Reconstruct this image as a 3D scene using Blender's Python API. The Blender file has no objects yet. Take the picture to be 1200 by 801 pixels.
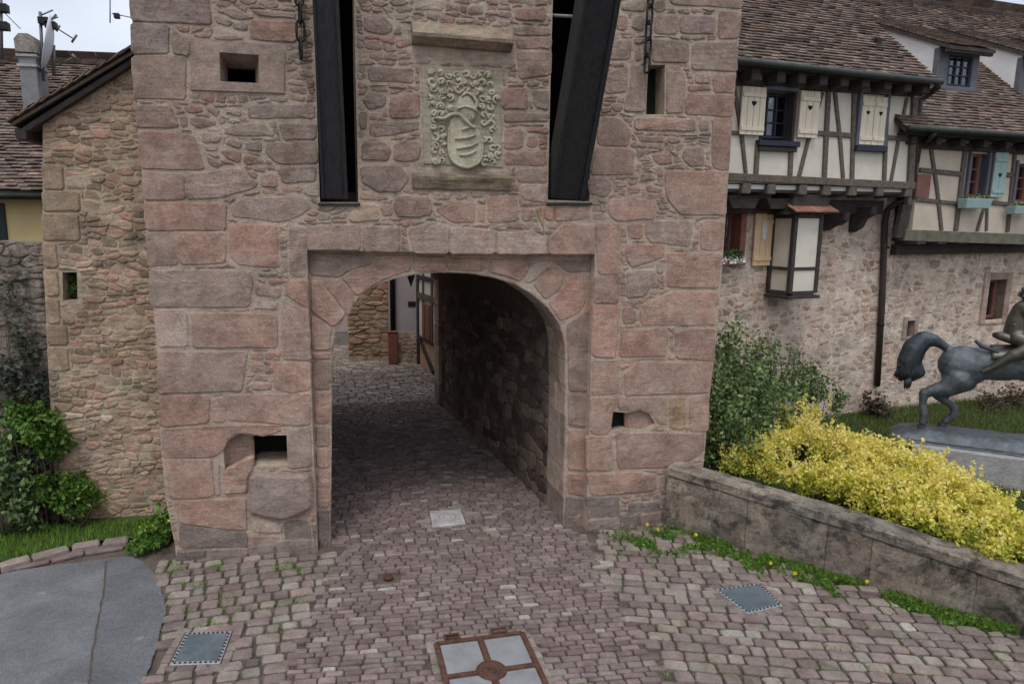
import bpy, bmesh, math, random
import numpy as np
from mathutils import Vector, Matrix, noise as mn
from mathutils.geometry import tessellate_polygon
random.seed(7); rng=np.random.default_rng(7)
R=math.radians
scene=bpy.context.scene
COL=scene.collection
# ---------------------------------------------------------------- camera
H=3.8; PSI=R(10); TH=R(9.6); FP=800.; CX=530.; CY=400.5
FW=np.array([math.sin(PSI)*math.cos(TH),math.cos(PSI)*math.cos(TH),-math.sin(TH)])
RT=np.array([math.cos(PSI),-math.sin(PSI),0.]); UP=np.cross(RT,FW); CAM=np.array([0,0,H])
cd=bpy.data.cameras.new('camera'); cam=bpy.data.objects.new('camera',cd); COL.objects.link(cam)
cd.sensor_width=36; cd.lens=36*FP/1200; cd.shift_x=70/1200; cd.clip_end=500
cam.matrix_world=Matrix((( RT[0],UP[0],-FW[0],0),(RT[1],UP[1],-FW[1],0),(RT[2],UP[2],-FW[2],H),(0,0,0,1)))
scene.camera=cam
# ---------------------------------------------------------------- sky, sun, exposure
SUN_EL=R(62); SUN_AZ=R(205)      # light from behind the camera, a little to the left
w=bpy.data.worlds.new('World'); scene.world=w; w.use_nodes=True
nt=w.node_tree; nt.nodes.clear()
sky=nt.nodes.new('ShaderNodeTexSky'); sky.sky_type='NISHITA'; sky.sun_disc=False
sky.sun_elevation=SUN_EL; sky.sun_rotation=SUN_AZ; sky.air_density=1.0; sky.dust_density=3.0
tc=nt.nodes.new('ShaderNodeTexCoord'); mp=nt.nodes.new('ShaderNodeMapping'); mp.inputs['Scale'].default_value=(1,1,2.6)
nz=nt.nodes.new('ShaderNodeTexNoise'); nz.inputs['Scale'].default_value=2.2; nz.inputs['Detail'].default_value=7
nt.links.new(tc.outputs['Generated'],mp.inputs[0]); nt.links.new(mp.outputs[0],nz.inputs[0])
cr=nt.nodes.new('ShaderNodeValToRGB'); cr.color_ramp.elements[0].position=.3; cr.color_ramp.elements[1].position=.72
cr.color_ramp.elements[0].color=(4.4,4.9,5.8,1); cr.color_ramp.elements[1].color=(7.4,7.8,8.5,1)
nt.links.new(nz.outputs[0],cr.inputs[0])
mx=nt.nodes.new('ShaderNodeMixRGB'); mx.inputs[0].default_value=.88
nt.links.new(sky.outputs[0],mx.inputs[1]); nt.links.new(cr.outputs[0],mx.inputs[2])
sp_=nt.nodes.new('ShaderNodeSeparateXYZ'); nt.links.new(tc.outputs['Generated'],sp_.inputs[0])
mr=nt.nodes.new('ShaderNodeMapRange'); mr.inputs['From Min'].default_value=0; mr.inputs['From Max'].default_value=1; mr.inputs['To Min'].default_value=.5; mr.inputs['To Max'].default_value=1.5; nt.links.new(sp_.outputs[2],mr.inputs[0])
ml=nt.nodes.new('ShaderNodeMixRGB'); ml.blend_type='MULTIPLY'; ml.inputs[0].default_value=1; nt.links.new(mx.outputs[0],ml.inputs[1]); nt.links.new(mr.outputs[0],ml.inputs[2])
bg=nt.nodes.new('ShaderNodeBackground'); bg.inputs[1].default_value=.125
wo=nt.nodes.new('ShaderNodeOutputWorld'); nt.links.new(ml.outputs[0],bg.inputs[0]); nt.links.new(bg.outputs[0],wo.inputs[0])
sl=bpy.data.lights.new('sun','SUN'); sl.energy=.85; sl.angle=R(16); sl.color=(1,.96,.9)
so=bpy.data.objects.new('sun',sl); COL.objects.link(so)
sd=Vector((math.sin(SUN_AZ)*math.cos(SUN_EL),math.cos(SUN_AZ)*math.cos(SUN_EL),math.sin(SUN_EL)))
so.rotation_euler=sd.to_track_quat('Z','Y').to_euler(); so.location=(0,0,30)
scene.view_settings.view_transform='Standard'; scene.view_settings.look='None'
scene.view_settings.exposure=0.62; scene.view_settings.gamma=1
# ---------------------------------------------------------------- projection of measured points onto real planes
def ray(x,y): return FW+RT*((x-CX)/FP)+UP*((CY-y)/FP)
def gnd(x,y,z=0.):
    r=ray(x,y); return CAM+r*((z-H)/r[2])
def proj(p):
    v=np.asarray(p,float)-CAM; d=max(float(v@FW),.05)
    return CX+FP*float(v@RT)/d, CY-FP*float(v@UP)/d
class Frame:
    """a wall: s runs along it, d goes into it, z is up"""
    def __init__(s,o,yaw):
        a=R(yaw); s.o=np.array([o[0],o[1],0.]); s.x=np.array([math.cos(a),math.sin(a),0.]); s.y=np.array([-math.sin(a),math.cos(a),0.]); s.yaw=a
    def w(s,a,d,z): return s.o+s.x*a+s.y*d+np.array([0,0,z])
    def px(s,x,y,d=0.):
        r=ray(x,y); t=((s.o+s.y*d-CAM)@s.y)/(r@s.y); p=CAM+r*t
        return (float((p-s.o)@s.x),float(p[2]))
    def pxs(s,pts,d=0.): return [s.px(x,y,d) for x,y in pts]
    def local(s,p): q=np.asarray(p)-s.o; return float(q@s.x),float(q@s.y),float(q[2])
# ---------------------------------------------------------------- materials
def newmat(name):
    m=bpy.data.materials.new(name); m.use_nodes=True; t=m.node_tree
    return m,t,t.nodes['Principled BSDF']
def N(t,kind,**kw):
    n=t.nodes.new(kind)
    for k,v in kw.items():
        if k in n.inputs.keys(): n.inputs[k].default_value=v
        else: setattr(n,k,v)
    return n
def ramp(t,stops,fac=None,interp='LINEAR'):
    r=t.nodes.new('ShaderNodeValToRGB'); r.color_ramp.interpolation=interp; e=r.color_ramp.elements
    while len(e)<len(stops): e.new(.5)
    for q,(p,c) in zip(e,stops):
        q.position=p; q.color=(c[0],c[1],c[2],1) if not isinstance(c,(int,float)) else (c,c,c,1)
    if fac is not None: t.links.new(fac,r.inputs[0])
    return r
def mix(t,f,a,b,mode='MIX'):
    m=t.nodes.new('ShaderNodeMixRGB'); m.blend_type=mode
    for i,v in enumerate((f,a,b)):
        if hasattr(v,'links'): t.links.new(v,m.inputs[i])
        elif isinstance(v,(int,float)): m.inputs[i].default_value=v if i==0 else (v,v,v,1)
        else: m.inputs[i].default_value=(*v,1)
    return m.outputs[0]
def noise(t,scale,detail=5,rough=.6,vec=None,dist=0.):
    n=N(t,'ShaderNodeTexNoise',Scale=scale,Detail=detail,Roughness=rough,Distortion=dist)
    if vec is not None: t.links.new(vec,n.inputs[0])
    return n.outputs[0]
def pos(t,scale=(1,1,1)):
    g=N(t,'ShaderNodeNewGeometry'); m=N(t,'ShaderNodeMapping'); m.inputs['Scale'].default_value=scale
    t.links.new(g.outputs['Position'],m.inputs[0]); return m.outputs[0]
def bump(t,b,h,strength=.5,dist=.01,chain=None):
    n=N(t,'ShaderNodeBump',Strength=strength,Distance=dist); t.links.new(h,n.inputs['Height'])
    if chain is not None: t.links.new(chain,n.inputs['Normal'])
    t.links.new(n.outputs[0],b.inputs['Normal']); return n.outputs[0]
def tint(t):
    a=N(t,'ShaderNodeAttribute'); a.attribute_name='tint'; s=N(t,'ShaderNodeSeparateXYZ'); t.links.new(a.outputs['Vector'],s.inputs[0]); return s.outputs
def stonemat(name,stops,mottle=.5,spots=(.05,.045,.04),spotamt=.45,bs=.55,bd=.012,streak=(1,1,1),rough=.92,pale=None,spotlo=.6):
    m,t,b=newmat(name); tt=tint(t); p=pos(t,streak)
    base=ramp(t,stops,tt[0]).outputs[0]
    v=N(t,'ShaderNodeMapRange'); v.inputs['To Min'].default_value=.68; v.inputs['To Max'].default_value=1.25; t.links.new(tt[1],v.inputs[0])
    c=mix(t,1.,base,v.outputs[0],'MULTIPLY')
    n1=ramp(t,[(.32,.55),(.5,1.),(.68,1.38)],noise(t,4.2,7,.68,p,.3)).outputs[0]; c=mix(t,min(1,mottle*1.7),c,n1,'MULTIPLY')
    n0=ramp(t,[(.3,(1.12,.96,.9)),(.7,(.92,1.01,.98))],noise(t,2.1,5,.6,p,.5)).outputs[0]; c=mix(t,mottle*1.3,c,n0,'MULTIPLY')
    n2=ramp(t,[(.33,.6),(.5,1.),(.67,1.32)],noise(t,34,6,.78,p)).outputs[0]; c=mix(t,min(1,mottle*1.5),c,n2,'MULTIPLY')
    if pale:
        f=ramp(t,[(.5,0.),(.64,1.)],noise(t,3.1,8,.75,p,.8)).outputs[0]; k=N(t,'ShaderNodeMath',operation='MULTIPLY'); k.inputs[1].default_value=.55; t.links.new(f,k.inputs[0]); c=mix(t,k.outputs[0],c,pale)
    f=ramp(t,[(spotlo,0.),(spotlo+.14,1.)],noise(t,9 if spotlo>.5 else 3.4,8,.75,p,.4)).outputs[0]
    k=N(t,'ShaderNodeMath',operation='MULTIPLY'); k.inputs[1].default_value=spotamt; t.links.new(f,k.inputs[0]); c=mix(t,k.outputs[0],c,spots)
    t.links.new(c,b.inputs['Base Color']); b.inputs['Roughness'].default_value=rough; b.inputs['Specular IOR Level'].default_value=.25
    sv=N(t,'ShaderNodeMapping'); g2=N(t,'ShaderNodeNewGeometry'); t.links.new(g2.outputs['Position'],sv.inputs[0]); sv.inputs['Scale'].default_value=(2.2,2.2,21); sv.inputs['Rotation'].default_value=(0,.12,0)
    stn=noise(t,1.6,6,.7,sv.outputs[0],.35); kz=N(t,'ShaderNodeMath',operation='MULTIPLY'); t.links.new(tt[2],kz.inputs[0]); kz.inputs[1].default_value=.75 if mottle<.6 else .2
    c=mix(t,kz.outputs[0],c,mix(t,1.,c,ramp(t,[(.36,.6),(.5,1.),(.66,1.25)],stn).outputs[0],'MULTIPLY')); t.links.new(c,b.inputs['Base Color'])
    q=pos(t); ch0=bump(t,b,stn,.35,.012); ch=bump(t,b,noise(t,11,8,.74,q),min(1,bs*1.3),bd*3.6,ch0); bump(t,b,noise(t,60,6,.8,q),min(1,bs*1.2),bd*1.1,ch)
    return m
M={}
PINK=(.36,.205,.165); 
M['tower']=stonemat('tower sandstone',[(0,(.235,.195,.17)),(.1,(.36,.27,.235)),(.25,(.36,.265,.215)),(.42,(.425,.28,.22)),(.6,(.435,.265,.205)),(.78,(.41,.31,.26)),(.9,(.47,.37,.305)),(1,(.39,.265,.17))],mottle=.45,bs=.85,pale=(.5,.4,.33))
M['tower'].name='tower sandstone'
M['mortar']=stonemat('pale pinkish mortar',[(0,(.46,.36,.28)),(1,(.5,.4,.32))],pale=(.66,.56,.43),mottle=.35,spots=(.16,.12,.1),spotamt=.6,bs=.8)
M['rubble']=stonemat('mixed rubble stone',[(0,(.24,.18,.125)),(.3,(.34,.255,.18)),(.55,(.42,.31,.22)),(.8,(.41,.25,.185)),(1,(.5,.41,.31))],mottle=.5,spotamt=.5)
M['rubble_mortar']=stonemat('ochre lime mortar',[(0,(.46,.375,.275)),(1,(.51,.42,.315))],pale=(.6,.5,.37),spots=(.17,.12,.09),spotamt=.7,bs=.8)
M['house_stone']=stonemat('house wall stone',[(0,(.38,.27,.22)),(.4,(.46,.34,.28)),(.7,(.52,.4,.325)),(1,(.4,.32,.265))],spotamt=.35)
M['house_mortar']=stonemat('house wall mortar',[(0,(.58,.47,.39)),(1,(.61,.505,.425))],spots=(.28,.22,.18),spotamt=.5)
M['dark_stone']=stonemat('shade-toned tunnel stone',[(0,(.09,.068,.055)),(.5,(.15,.113,.09)),(1,(.22,.165,.135))],spotamt=.4)  # the shade inside the tunnel is put into this dark stone colour
M['cobble']=stonemat('worn sett stone',[(0,(.15,.112,.105)),(.3,(.2,.15,.14)),(.6,(.25,.195,.175)),(.85,(.27,.24,.195)),(1,(.37,.34,.3))],mottle=.36,spots=(.1,.08,.07),spotamt=.35,rough=.8)
M['joint']=stonemat('earth joint',[(0,(.11,.09,.072)),(1,(.13,.105,.085))],spots=(.1,.12,.045),spotamt=.75)
M['relief']=stonemat('greenish carved sandstone',[(0,(.42,.38,.285)),(1,(.46,.415,.31))],mottle=.35,spots=(.2,.19,.13),spotamt=.35,bs=.5)
M['hood']=stonemat('mossy hood stone',[(0,(.22,.18,.125)),(1,(.26,.2,.15))],spots=(.12,.11,.06),spotamt=.6)
M['planter']=stonemat('weathered planter stone',[(0,(.29,.255,.215)),(.5,(.34,.29,.24)),(1,(.39,.325,.26))],mottle=.7,spots=(.045,.043,.038),spotamt=.9,bs=1.,bd=.02,pale=(.38,.33,.27),spotlo=.47)
M['coping']=stonemat('lichen coping stone',[(0,(.3,.28,.25)),(1,(.38,.35,.32))],mottle=.7,spots=(.07,.07,.06),spotamt=.6)
M['tile']=stonemat('old clay roof tile',[(0,(.135,.105,.09)),(.4,(.16,.12,.1)),(.8,(.185,.133,.107)),(1,(.24,.155,.115))],mottle=.5,spots=(.16,.145,.115),spotamt=.6,rough=.9)
M['redtile']=stonemat('red clay tile',[(0,(.28,.13,.09)),(1,(.38,.19,.13))],mottle=.5)
M['concrete']=stonemat('grey concrete',[(0,(.36,.35,.34)),(1,(.42,.41,.4))],mottle=.35,spots=(.2,.2,.2),spotamt=.35,bs=.35)
def plain(name,col,rough=.8,metal=0.,var=.35,scale=8,bs=.3,bd=.004,streak=(1,1,1),spec=.3,v2=None):
    m,t,b=newmat(name); p=pos(t,streak)
    n=ramp(t,[(.3,1-var),(.7,1+var*.7)],noise(t,scale,6,.65,p)).outputs[0]
    c=mix(t,1.,col,n,'MULTIPLY')
    if v2: c=mix(t,ramp(t,[(.5,0.),(.68,.8)],noise(t,scale*.45,6,.7,p,.5)).outputs[0],c,v2)
    t.links.new(c,b.inputs['Base Color']); b.inputs['Roughness'].default_value=rough; b.inputs['Metallic'].default_value=metal; b.inputs['Specular IOR Level'].default_value=spec
    bump(t,b,noise(t,scale*6,4,.7,p),bs,bd); return m
M['asphalt']=plain('asphalt',(.14,.14,.145),.9,var=.28,scale=3,bs=.6,bd=.006,v2=(.15,.15,.155))
M['patch']=plain('newer asphalt patch',(.125,.125,.132),.9,var=.2,scale=5,bs=.6)
def asphaltmat(name,col):
    m,t,b=newmat(name); p=pos(t)
    c=mix(t,1.,col,ramp(t,[(.3,.72),(.5,1.),(.7,1.35)],noise(t,1.6,8,.7,p,.5)).outputs[0],'MULTIPLY')
    v=N(t,'ShaderNodeTexVoronoi',Scale=95.); t.links.new(p,v.inputs[0]); c=mix(t,.8,c,ramp(t,[(0,1.55),(.25,1.1),(.6,.75)],v.outputs['Distance']).outputs[0],'MULTIPLY')
    c=mix(t,1.,c,ramp(t,[(.35,.8),(.65,1.2)],noise(t,28,6,.8,p)).outputs[0],'MULTIPLY')
    c=mix(t,ramp(t,[(.66,0.),(.72,.6)],noise(t,3.1,3,.5,p,.3)).outputs[0],c,(.24,.235,.23))
    t.links.new(c,b.inputs['Base Color']); b.inputs['Roughness'].default_value=.9; b.inputs['Specular IOR Level'].default_value=.3
    ch=bump(t,b,v.outputs['Distance'],.6,.006); bump(t,b,noise(t,4,7,.7,p),.4,.03,ch); return m
M['panel']=plain('grey cover panel',(.2,.2,.205),.9,var=.25,scale=5,v2=(.19,.19,.19))
M['asphalt']=asphaltmat('asphalt with fine grit',(.14,.142,.147)); M['patch']=asphaltmat('patched asphalt',(.12,.122,.128))
M['blackwood']=plain('black stained timber',(.022,.022,.025),.55,var=.6,scale=6,bs=.6,bd=.006,streak=(5,5,.5),spec=.4)
M['timber']=plain('weathered grey brown timber',(.125,.1,.08),.85,var=.45,scale=9,bs=.6,streak=(2,2,2))
M['darktimber']=plain('dark timber',(.05,.04,.036),.8,var=.45,scale=9)
M['greentimber']=plain('mossy grey green timber',(.13,.125,.09),.85,var=.4,scale=7)
M['plaster']=plain('cream plaster',(.62,.565,.48),.9,var=.12,scale=3,bs=.25,v2=(.55,.5,.42))
M['plaster2']=plain('beige plaster',(.52,.44,.35),.9,var=.14,scale=3,bs=.25)
M['white']=plain('white painted board',(.68,.66,.64),.7,var=.1,scale=4)
M['pine']=plain('pale pine board',(.66,.57,.44),.6,var=.16,scale=7,streak=(6,6,.6),bs=.3)
M['pine2']=plain('honey pine board',(.66,.47,.29),.6,var=.18,scale=7,streak=(6,6,.6),bs=.3)
M['bluegrey']=plain('blue grey painted frame',(.10,.105,.135),.6,var=.2)
M['navy']=plain('dark blue window frame',(.02,.022,.04),.5,var=.2)
M['greyframe']=plain('grey painted dormer timber',(.11,.11,.125),.7,var=.25)
M['redwood']=plain('red brown painted wood',(.22,.09,.065),.6,var=.25)
M['teal']=plain('pale teal painted board',(.30,.40,.39),.65,var=.15,streak=(5,5,.6))
M['yellow']=plain('ochre yellow render',(.68,.53,.26),.9,var=.14,scale=2,bs=.2)
M['lilac']=plain('mauve grey render',(.42,.37,.385),.9,var=.12,scale=2,bs=.2)
M['pinkren']=plain('pale pink render',(.55,.44,.4),.9,var=.1,scale=2,bs=.2)
M['orange']=plain('salmon render',(.5,.3,.2),.9,var=.15,scale=2,bs=.2)
M['iron']=plain('rusty iron',(.10,.05,.035),.8,metal=.3,var=.5,scale=20,bs=.6)
M['darkiron']=plain('dark iron',(.03,.028,.028),.6,metal=.6,var=.4,scale=20)
M['zinc']=plain('aged gutter metal',(.035,.042,.036),.55,metal=.4,var=.3,scale=6)
M['pipe']=plain('brown downpipe',(.06,.045,.04),.5,metal=.3,var=.3,scale=6)
M['steelcover']=plain('blue grey steel cover',(.13,.16,.18),.5,metal=.5,var=.3,scale=6,v2=(.2,.22,.23))
M['steelrim']=plain('light galvanised rim',(.3,.3,.3),.6,metal=.4,var=.3,scale=30)
M['bronze']=plain('grey patinated bronze',(.115,.13,.142),.5,metal=.6,var=.5,scale=9,bs=.8,bd=.012,spec=.5,v2=(.08,.085,.09))
M['bronze2']=plain('brown green bronze',(.105,.10,.08),.42,metal=.7,var=.4,scale=7,bs=.5)
M['darkbronze']=plain('dark bronze',(.065,.072,.085),.45,metal=.6,var=.45,scale=12,bs=.8,bd=.01)
M['dish']=plain('satellite dish grey',(.55,.57,.6),.5,var=.05)
M['aluminium']=plain('antenna aluminium',(.12,.12,.13),.5,metal=.5,var=.1)
M['soil']=plain('soil',(.09,.07,.05),.95,var=.4,scale=9,bs=.9,bd=.02)
M['lawnbase']=plain('turf base',(.06,.085,.025),.95,var=.4,scale=6,bs=.8,bd=.02)
M['black']=plain('black for unlit interior',(.012,.011,.011),.95,var=.1)  # black colour stands for the unlit depth behind openings
M['curtain']=plain('white net curtain',(.6,.62,.66),.8,var=.1)
M['flower']=plain('white flower petal',(.75,.75,.72),.6,var=.05)
M['yflower']=plain('yellow flower petal',(.75,.6,.05),.6,var=.05)
def leafmat(name,stops,trans=.25,rough=.55,lo=.6,hi=1.3):
    m,t,b=newmat(name); tt=tint(t); base=ramp(t,stops,tt[0]).outputs[0]
    v=N(t,'ShaderNodeMapRange'); v.inputs['To Min'].default_value=lo; v.inputs['To Max'].default_value=hi; t.links.new(tt[1],v.inputs[0])
    c=mix(t,1.,base,v.outputs[0],'MULTIPLY'); t.links.new(c,b.inputs['Base Color']); b.inputs['Roughness'].default_value=rough; b.inputs['Specular IOR Level'].default_value=.25
    tr=N(t,'ShaderNodeBsdfTranslucent'); t.links.new(c,tr.inputs[0]); ms=N(t,'ShaderNodeMixShader'); ms.inputs[0].default_value=trans
    t.links.new(b.outputs[0],ms.inputs[1]); t.links.new(tr.outputs[0],ms.inputs[2]); t.links.new(ms.outputs[0],t.nodes['Material Output'].inputs[0]); return m
M['grass']=leafmat('grass blade',[(0,(.07,.14,.02)),(.5,(.13,.26,.03)),(1,(.22,.3,.06))])
M['lawn']=leafmat('lawn blade',[(0,(.06,.09,.025)),(.5,(.1,.15,.035)),(1,(.17,.18,.07))])
M['bushleaf']=leafmat('shrub leaf',[(0,(.05,.095,.03)),(.5,(.12,.2,.06)),(1,(.27,.33,.14))])
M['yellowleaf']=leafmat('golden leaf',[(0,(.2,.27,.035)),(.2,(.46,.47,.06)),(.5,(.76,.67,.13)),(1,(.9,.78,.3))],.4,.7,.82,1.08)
M['brightleaf']=leafmat('fresh green leaf',[(0,(.04,.09,.015)),(.5,(.08,.17,.02)),(1,(.16,.25,.05))])
M['greyleaf']=leafmat('grey green leaf',[(0,(.045,.055,.04)),(.5,(.085,.1,.07)),(1,(.14,.15,.11))])
M['redleaf']=leafmat('russet leaf',[(0,(.07,.045,.03)),(.5,(.12,.075,.05)),(1,(.1,.11,.05))])
M['stem']=plain('bark',(.09,.065,.045),.9,var=.4,scale=20)
g,t,b=newmat('window glass'); M['glass']=g
t.nodes.remove(b); gl=N(t,'ShaderNodeBsdfGlossy',Roughness=.05); gl.inputs[0].default_value=(.85,.9,1,1); tp=N(t,'ShaderNodeBsdfTransparent'); tp.inputs[0].default_value=(.82,.86,.88,1)
fr0=N(t,'ShaderNodeFresnel'); fr0.inputs[0].default_value=1.55; ma=N(t,'ShaderNodeMath',operation='MULTIPLY_ADD'); ma.inputs[1].default_value=1.2; ma.inputs[2].default_value=.06; t.links.new(fr0.outputs[0],ma.inputs[0])
ms=N(t,'ShaderNodeMixShader'); t.links.new(ma.outputs[0],ms.inputs[0]); t.links.new(tp.outputs[0],ms.inputs[1]); t.links.new(gl.outputs[0],ms.inputs[2]); t.links.new(ms.outputs[0],t.nodes['Material Output'].inputs[0])
bn=N(t,'ShaderNodeBump',Strength=.25,Distance=.01); t.links.new(noise(t,4,3,.5,pos(t)),bn.inputs['Height']); t.links.new(bn.outputs[0],gl.inputs['Normal'])
# ---------------------------------------------------------------- objects
def setp(o,label=None,cat=None,group=None,kind=None):
    if label: o['label']=label
    if cat: o['category']=cat
    if group: o['group']=group
    if kind: o['kind']=kind
    return o
def empty(name,loc,label,cat,group=None,rz=0.):
    o=bpy.data.objects.new(name,None); o.empty_display_size=.2; COL.objects.link(o); o.location=tuple(loc); o.rotation_euler=(0,0,rz)
    return setp(o,label,cat,group)
def base_of(p):
    if p is None: return np.zeros(3)
    v=np.array(p.location,float)
    return v+base_of(p.parent)
def obj(name,verts,faces,mat,parent=None,tints=None,smooth=False,origin=None,mats=None,fmat=None):
    V=np.asarray(verts,float).reshape(-1,3)
    if parent is not None: off=base_of(parent); loc=np.zeros(3)
    else:
        if origin is None: mn_,mx_=V.min(0),V.max(0); origin=np.array([(mn_[0]+mx_[0])/2,(mn_[1]+mx_[1])/2,mn_[2]])
        off=np.asarray(origin,float); loc=off
    me=bpy.data.meshes.new(name); me.from_pydata((V-off).tolist(),[],[tuple(f) for f in faces])
    for m_ in (mats or [mat]): me.materials.append(m_)
    if fmat is not None: me.polygons.foreach_set('material_index',fmat)
    if tints is not None:
        T=np.asarray(tints,np.float32)
        if T.ndim==1: T=np.tile(T,(len(V),1))
        a=me.attributes.new('tint','FLOAT_VECTOR','POINT'); a.data.foreach_set('vector',T.ravel())
    if smooth: me.polygons.foreach_set('use_smooth',[True]*len(me.polygons))
    me.update(); o=bpy.data.objects.new(name,me); COL.objects.link(o); o.location=tuple(loc)
    if parent is not None: o.parent=parent
    return o
class MB:
    def __init__(s): s.v=[]; s.f=[]; s.t=[]
    def add(s,v,f,t=(.5,.5,.5)):
        b=len(s.v); s.v+= [tuple(q) for q in v]; s.f+=[tuple(i+b for i in q) for q in f]; s.t+=[t]*len(v)
    def build(s,name,mat,parent=None,**k): return obj(name,s.v,s.f,mat,parent,tints=s.t,**k)
def rt3(a=.5): return (random.random(),random.random(),random.random())
def boxv(F,s0,s1,d0,d1,z0,z1):
    v=[F.w(s,d,z) for z in (z0,z1) for d in (d0,d1) for s in (s0,s1)]
    f=[(0,1,5,4),(1,3,7,5),(3,2,6,7),(2,0,4,6),(4,5,7,6),(0,2,3,1)]
    return v,f
def prismv(F,poly,d0,d1):
    n=len(poly); v=[F.w(s,d0,z) for s,z in poly]+[F.w(s,d1,z) for s,z in poly]
    tri=tessellate_polygon([[Vector((s,z,0)) for s,z in poly]])
    f=[tuple(t_) for t_ in tri]; f=[]
    f.append(tuple(range(n))); f.append(tuple(range(2*n-1,n-1,-1)))
    f+=[(i,(i+1)%n,(i+1)%n+n,i+n) for i in range(n)]
    f=[tuple(reversed(q)) for q in f]
    return v,f
def fixn(o):
    bm=bmesh.new(); bm.from_mesh(o.data); bmesh.ops.recalc_face_normals(bm,faces=bm.faces); bm.to_mesh(o.data); bm.free(); return o
def bevel(o,wd=.01,seg=1):
    bm=bmesh.new(); bm.from_mesh(o.data); bmesh.ops.recalc_face_normals(bm,faces=bm.faces)
    bmesh.ops.bevel(bm,geom=bm.edges[:],offset=wd,segments=seg,affect='EDGES',clamp_overlap=True); bm.to_mesh(o.data); bm.free(); return o
def box(F,s0,s1,d0,d1,z0,z1,name,mat,parent=None,bv=.006,**k):
    v,f=boxv(F,s0,s1,d0,d1,z0,z1); o=obj(name,v,f,mat,parent,tints=rt3(),**k)
    if bv: bevel(o,bv)
    return o
def prism(F,poly,d0,d1,name,mat,parent=None,bv=.006,**k):
    v,f=prismv(F,poly,d0,d1); o=obj(name,v,f,mat,parent,tints=rt3(),**k)
    if bv: bevel(o,bv)
    else: fixn(o)
    return o
def beam(F,p,q,wpx,d,name,mat,parent,proud=.035,back=.05,bow=0.,bv=.007):
    """timber on a wall face between two photo points, width given in photo pixels"""
    a=np.array(F.px(*p,d)); b_=np.array(F.px(*q,d)); mid=((p[0]+q[0])/2,(p[1]+q[1])/2)
    m_=F.w(*[F.px(*mid,d)[0],d,F.px(*mid,d)[1]]); sc=float((m_-CAM)@FW)/FP
    u=(b_-a); L=np.linalg.norm(u); u/=L; n=np.array([-u[1],u[0]]); 
    # foreshortening along the wall for upright members
    fs=abs(F.x@RT); wd=wpx*sc*(1/(fs*abs(n[0])+abs(n[1])))
    k=max(2,int(L/.5)); pts=[]
    for sgn in (1,-1):
        row=[]
        for i in range(k+1):
            t_=i/k; c=a+u*L*t_+n*(sgn*wd/2*(1+.07*mn.noise(Vector((c0*7 for c0 in (a[0]+i*.37,a[1],sgn)))))+bow*math.sin(math.pi*t_))
            row.append(tuple(c))
        pts+= row if sgn==1 else row[::-1]
    return prism(F,pts,d-proud,d+back,name,mat,parent,bv=bv)
def tube(pts,rad,name=None,mat=None,parent=None,n=8,closed=False,smooth=True,raw=False):
    P=[np.asarray(p,float) for p in pts]; m=len(P); rr=rad if hasattr(rad,'__len__') else [rad]*m
    v=[];f=[];prev=None
    for i in range(m):
        if closed: tg=P[(i+1)%m]-P[i-1]
        else: tg=P[min(i+1,m-1)]-P[max(i-1,0)]
        tg=tg/ (np.linalg.norm(tg)+1e-9)
        if prev is None: ref=np.array([0,0,1.]) if abs(tg[2])<.9 else np.array([1.,0,0]); a=np.cross(tg,ref)
        else: a=prev-tg*(prev@tg)
        a/=np.linalg.norm(a)+1e-9; prev=a; b_=np.cross(tg,a)
        v+=[P[i]+rr[i]*(a*math.cos(2*math.pi*j/n)+b_*math.sin(2*math.pi*j/n)) for j in range(n)]
    for i in range(m if closed else m-1):
        for j in range(n):
            i2=(i+1)%m; f.append((i*n+j,i*n+(j+1)%n,i2*n+(j+1)%n,i2*n+j))
    if not closed: f.append(tuple(range(n-1,-1,-1))); f.append(tuple((m-1)*n+j for j in range(n)))
    if raw: return v,f
    return fixn(obj(name,v,f,mat,parent,tints=(.5,.5,.5),smooth=smooth))
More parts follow.
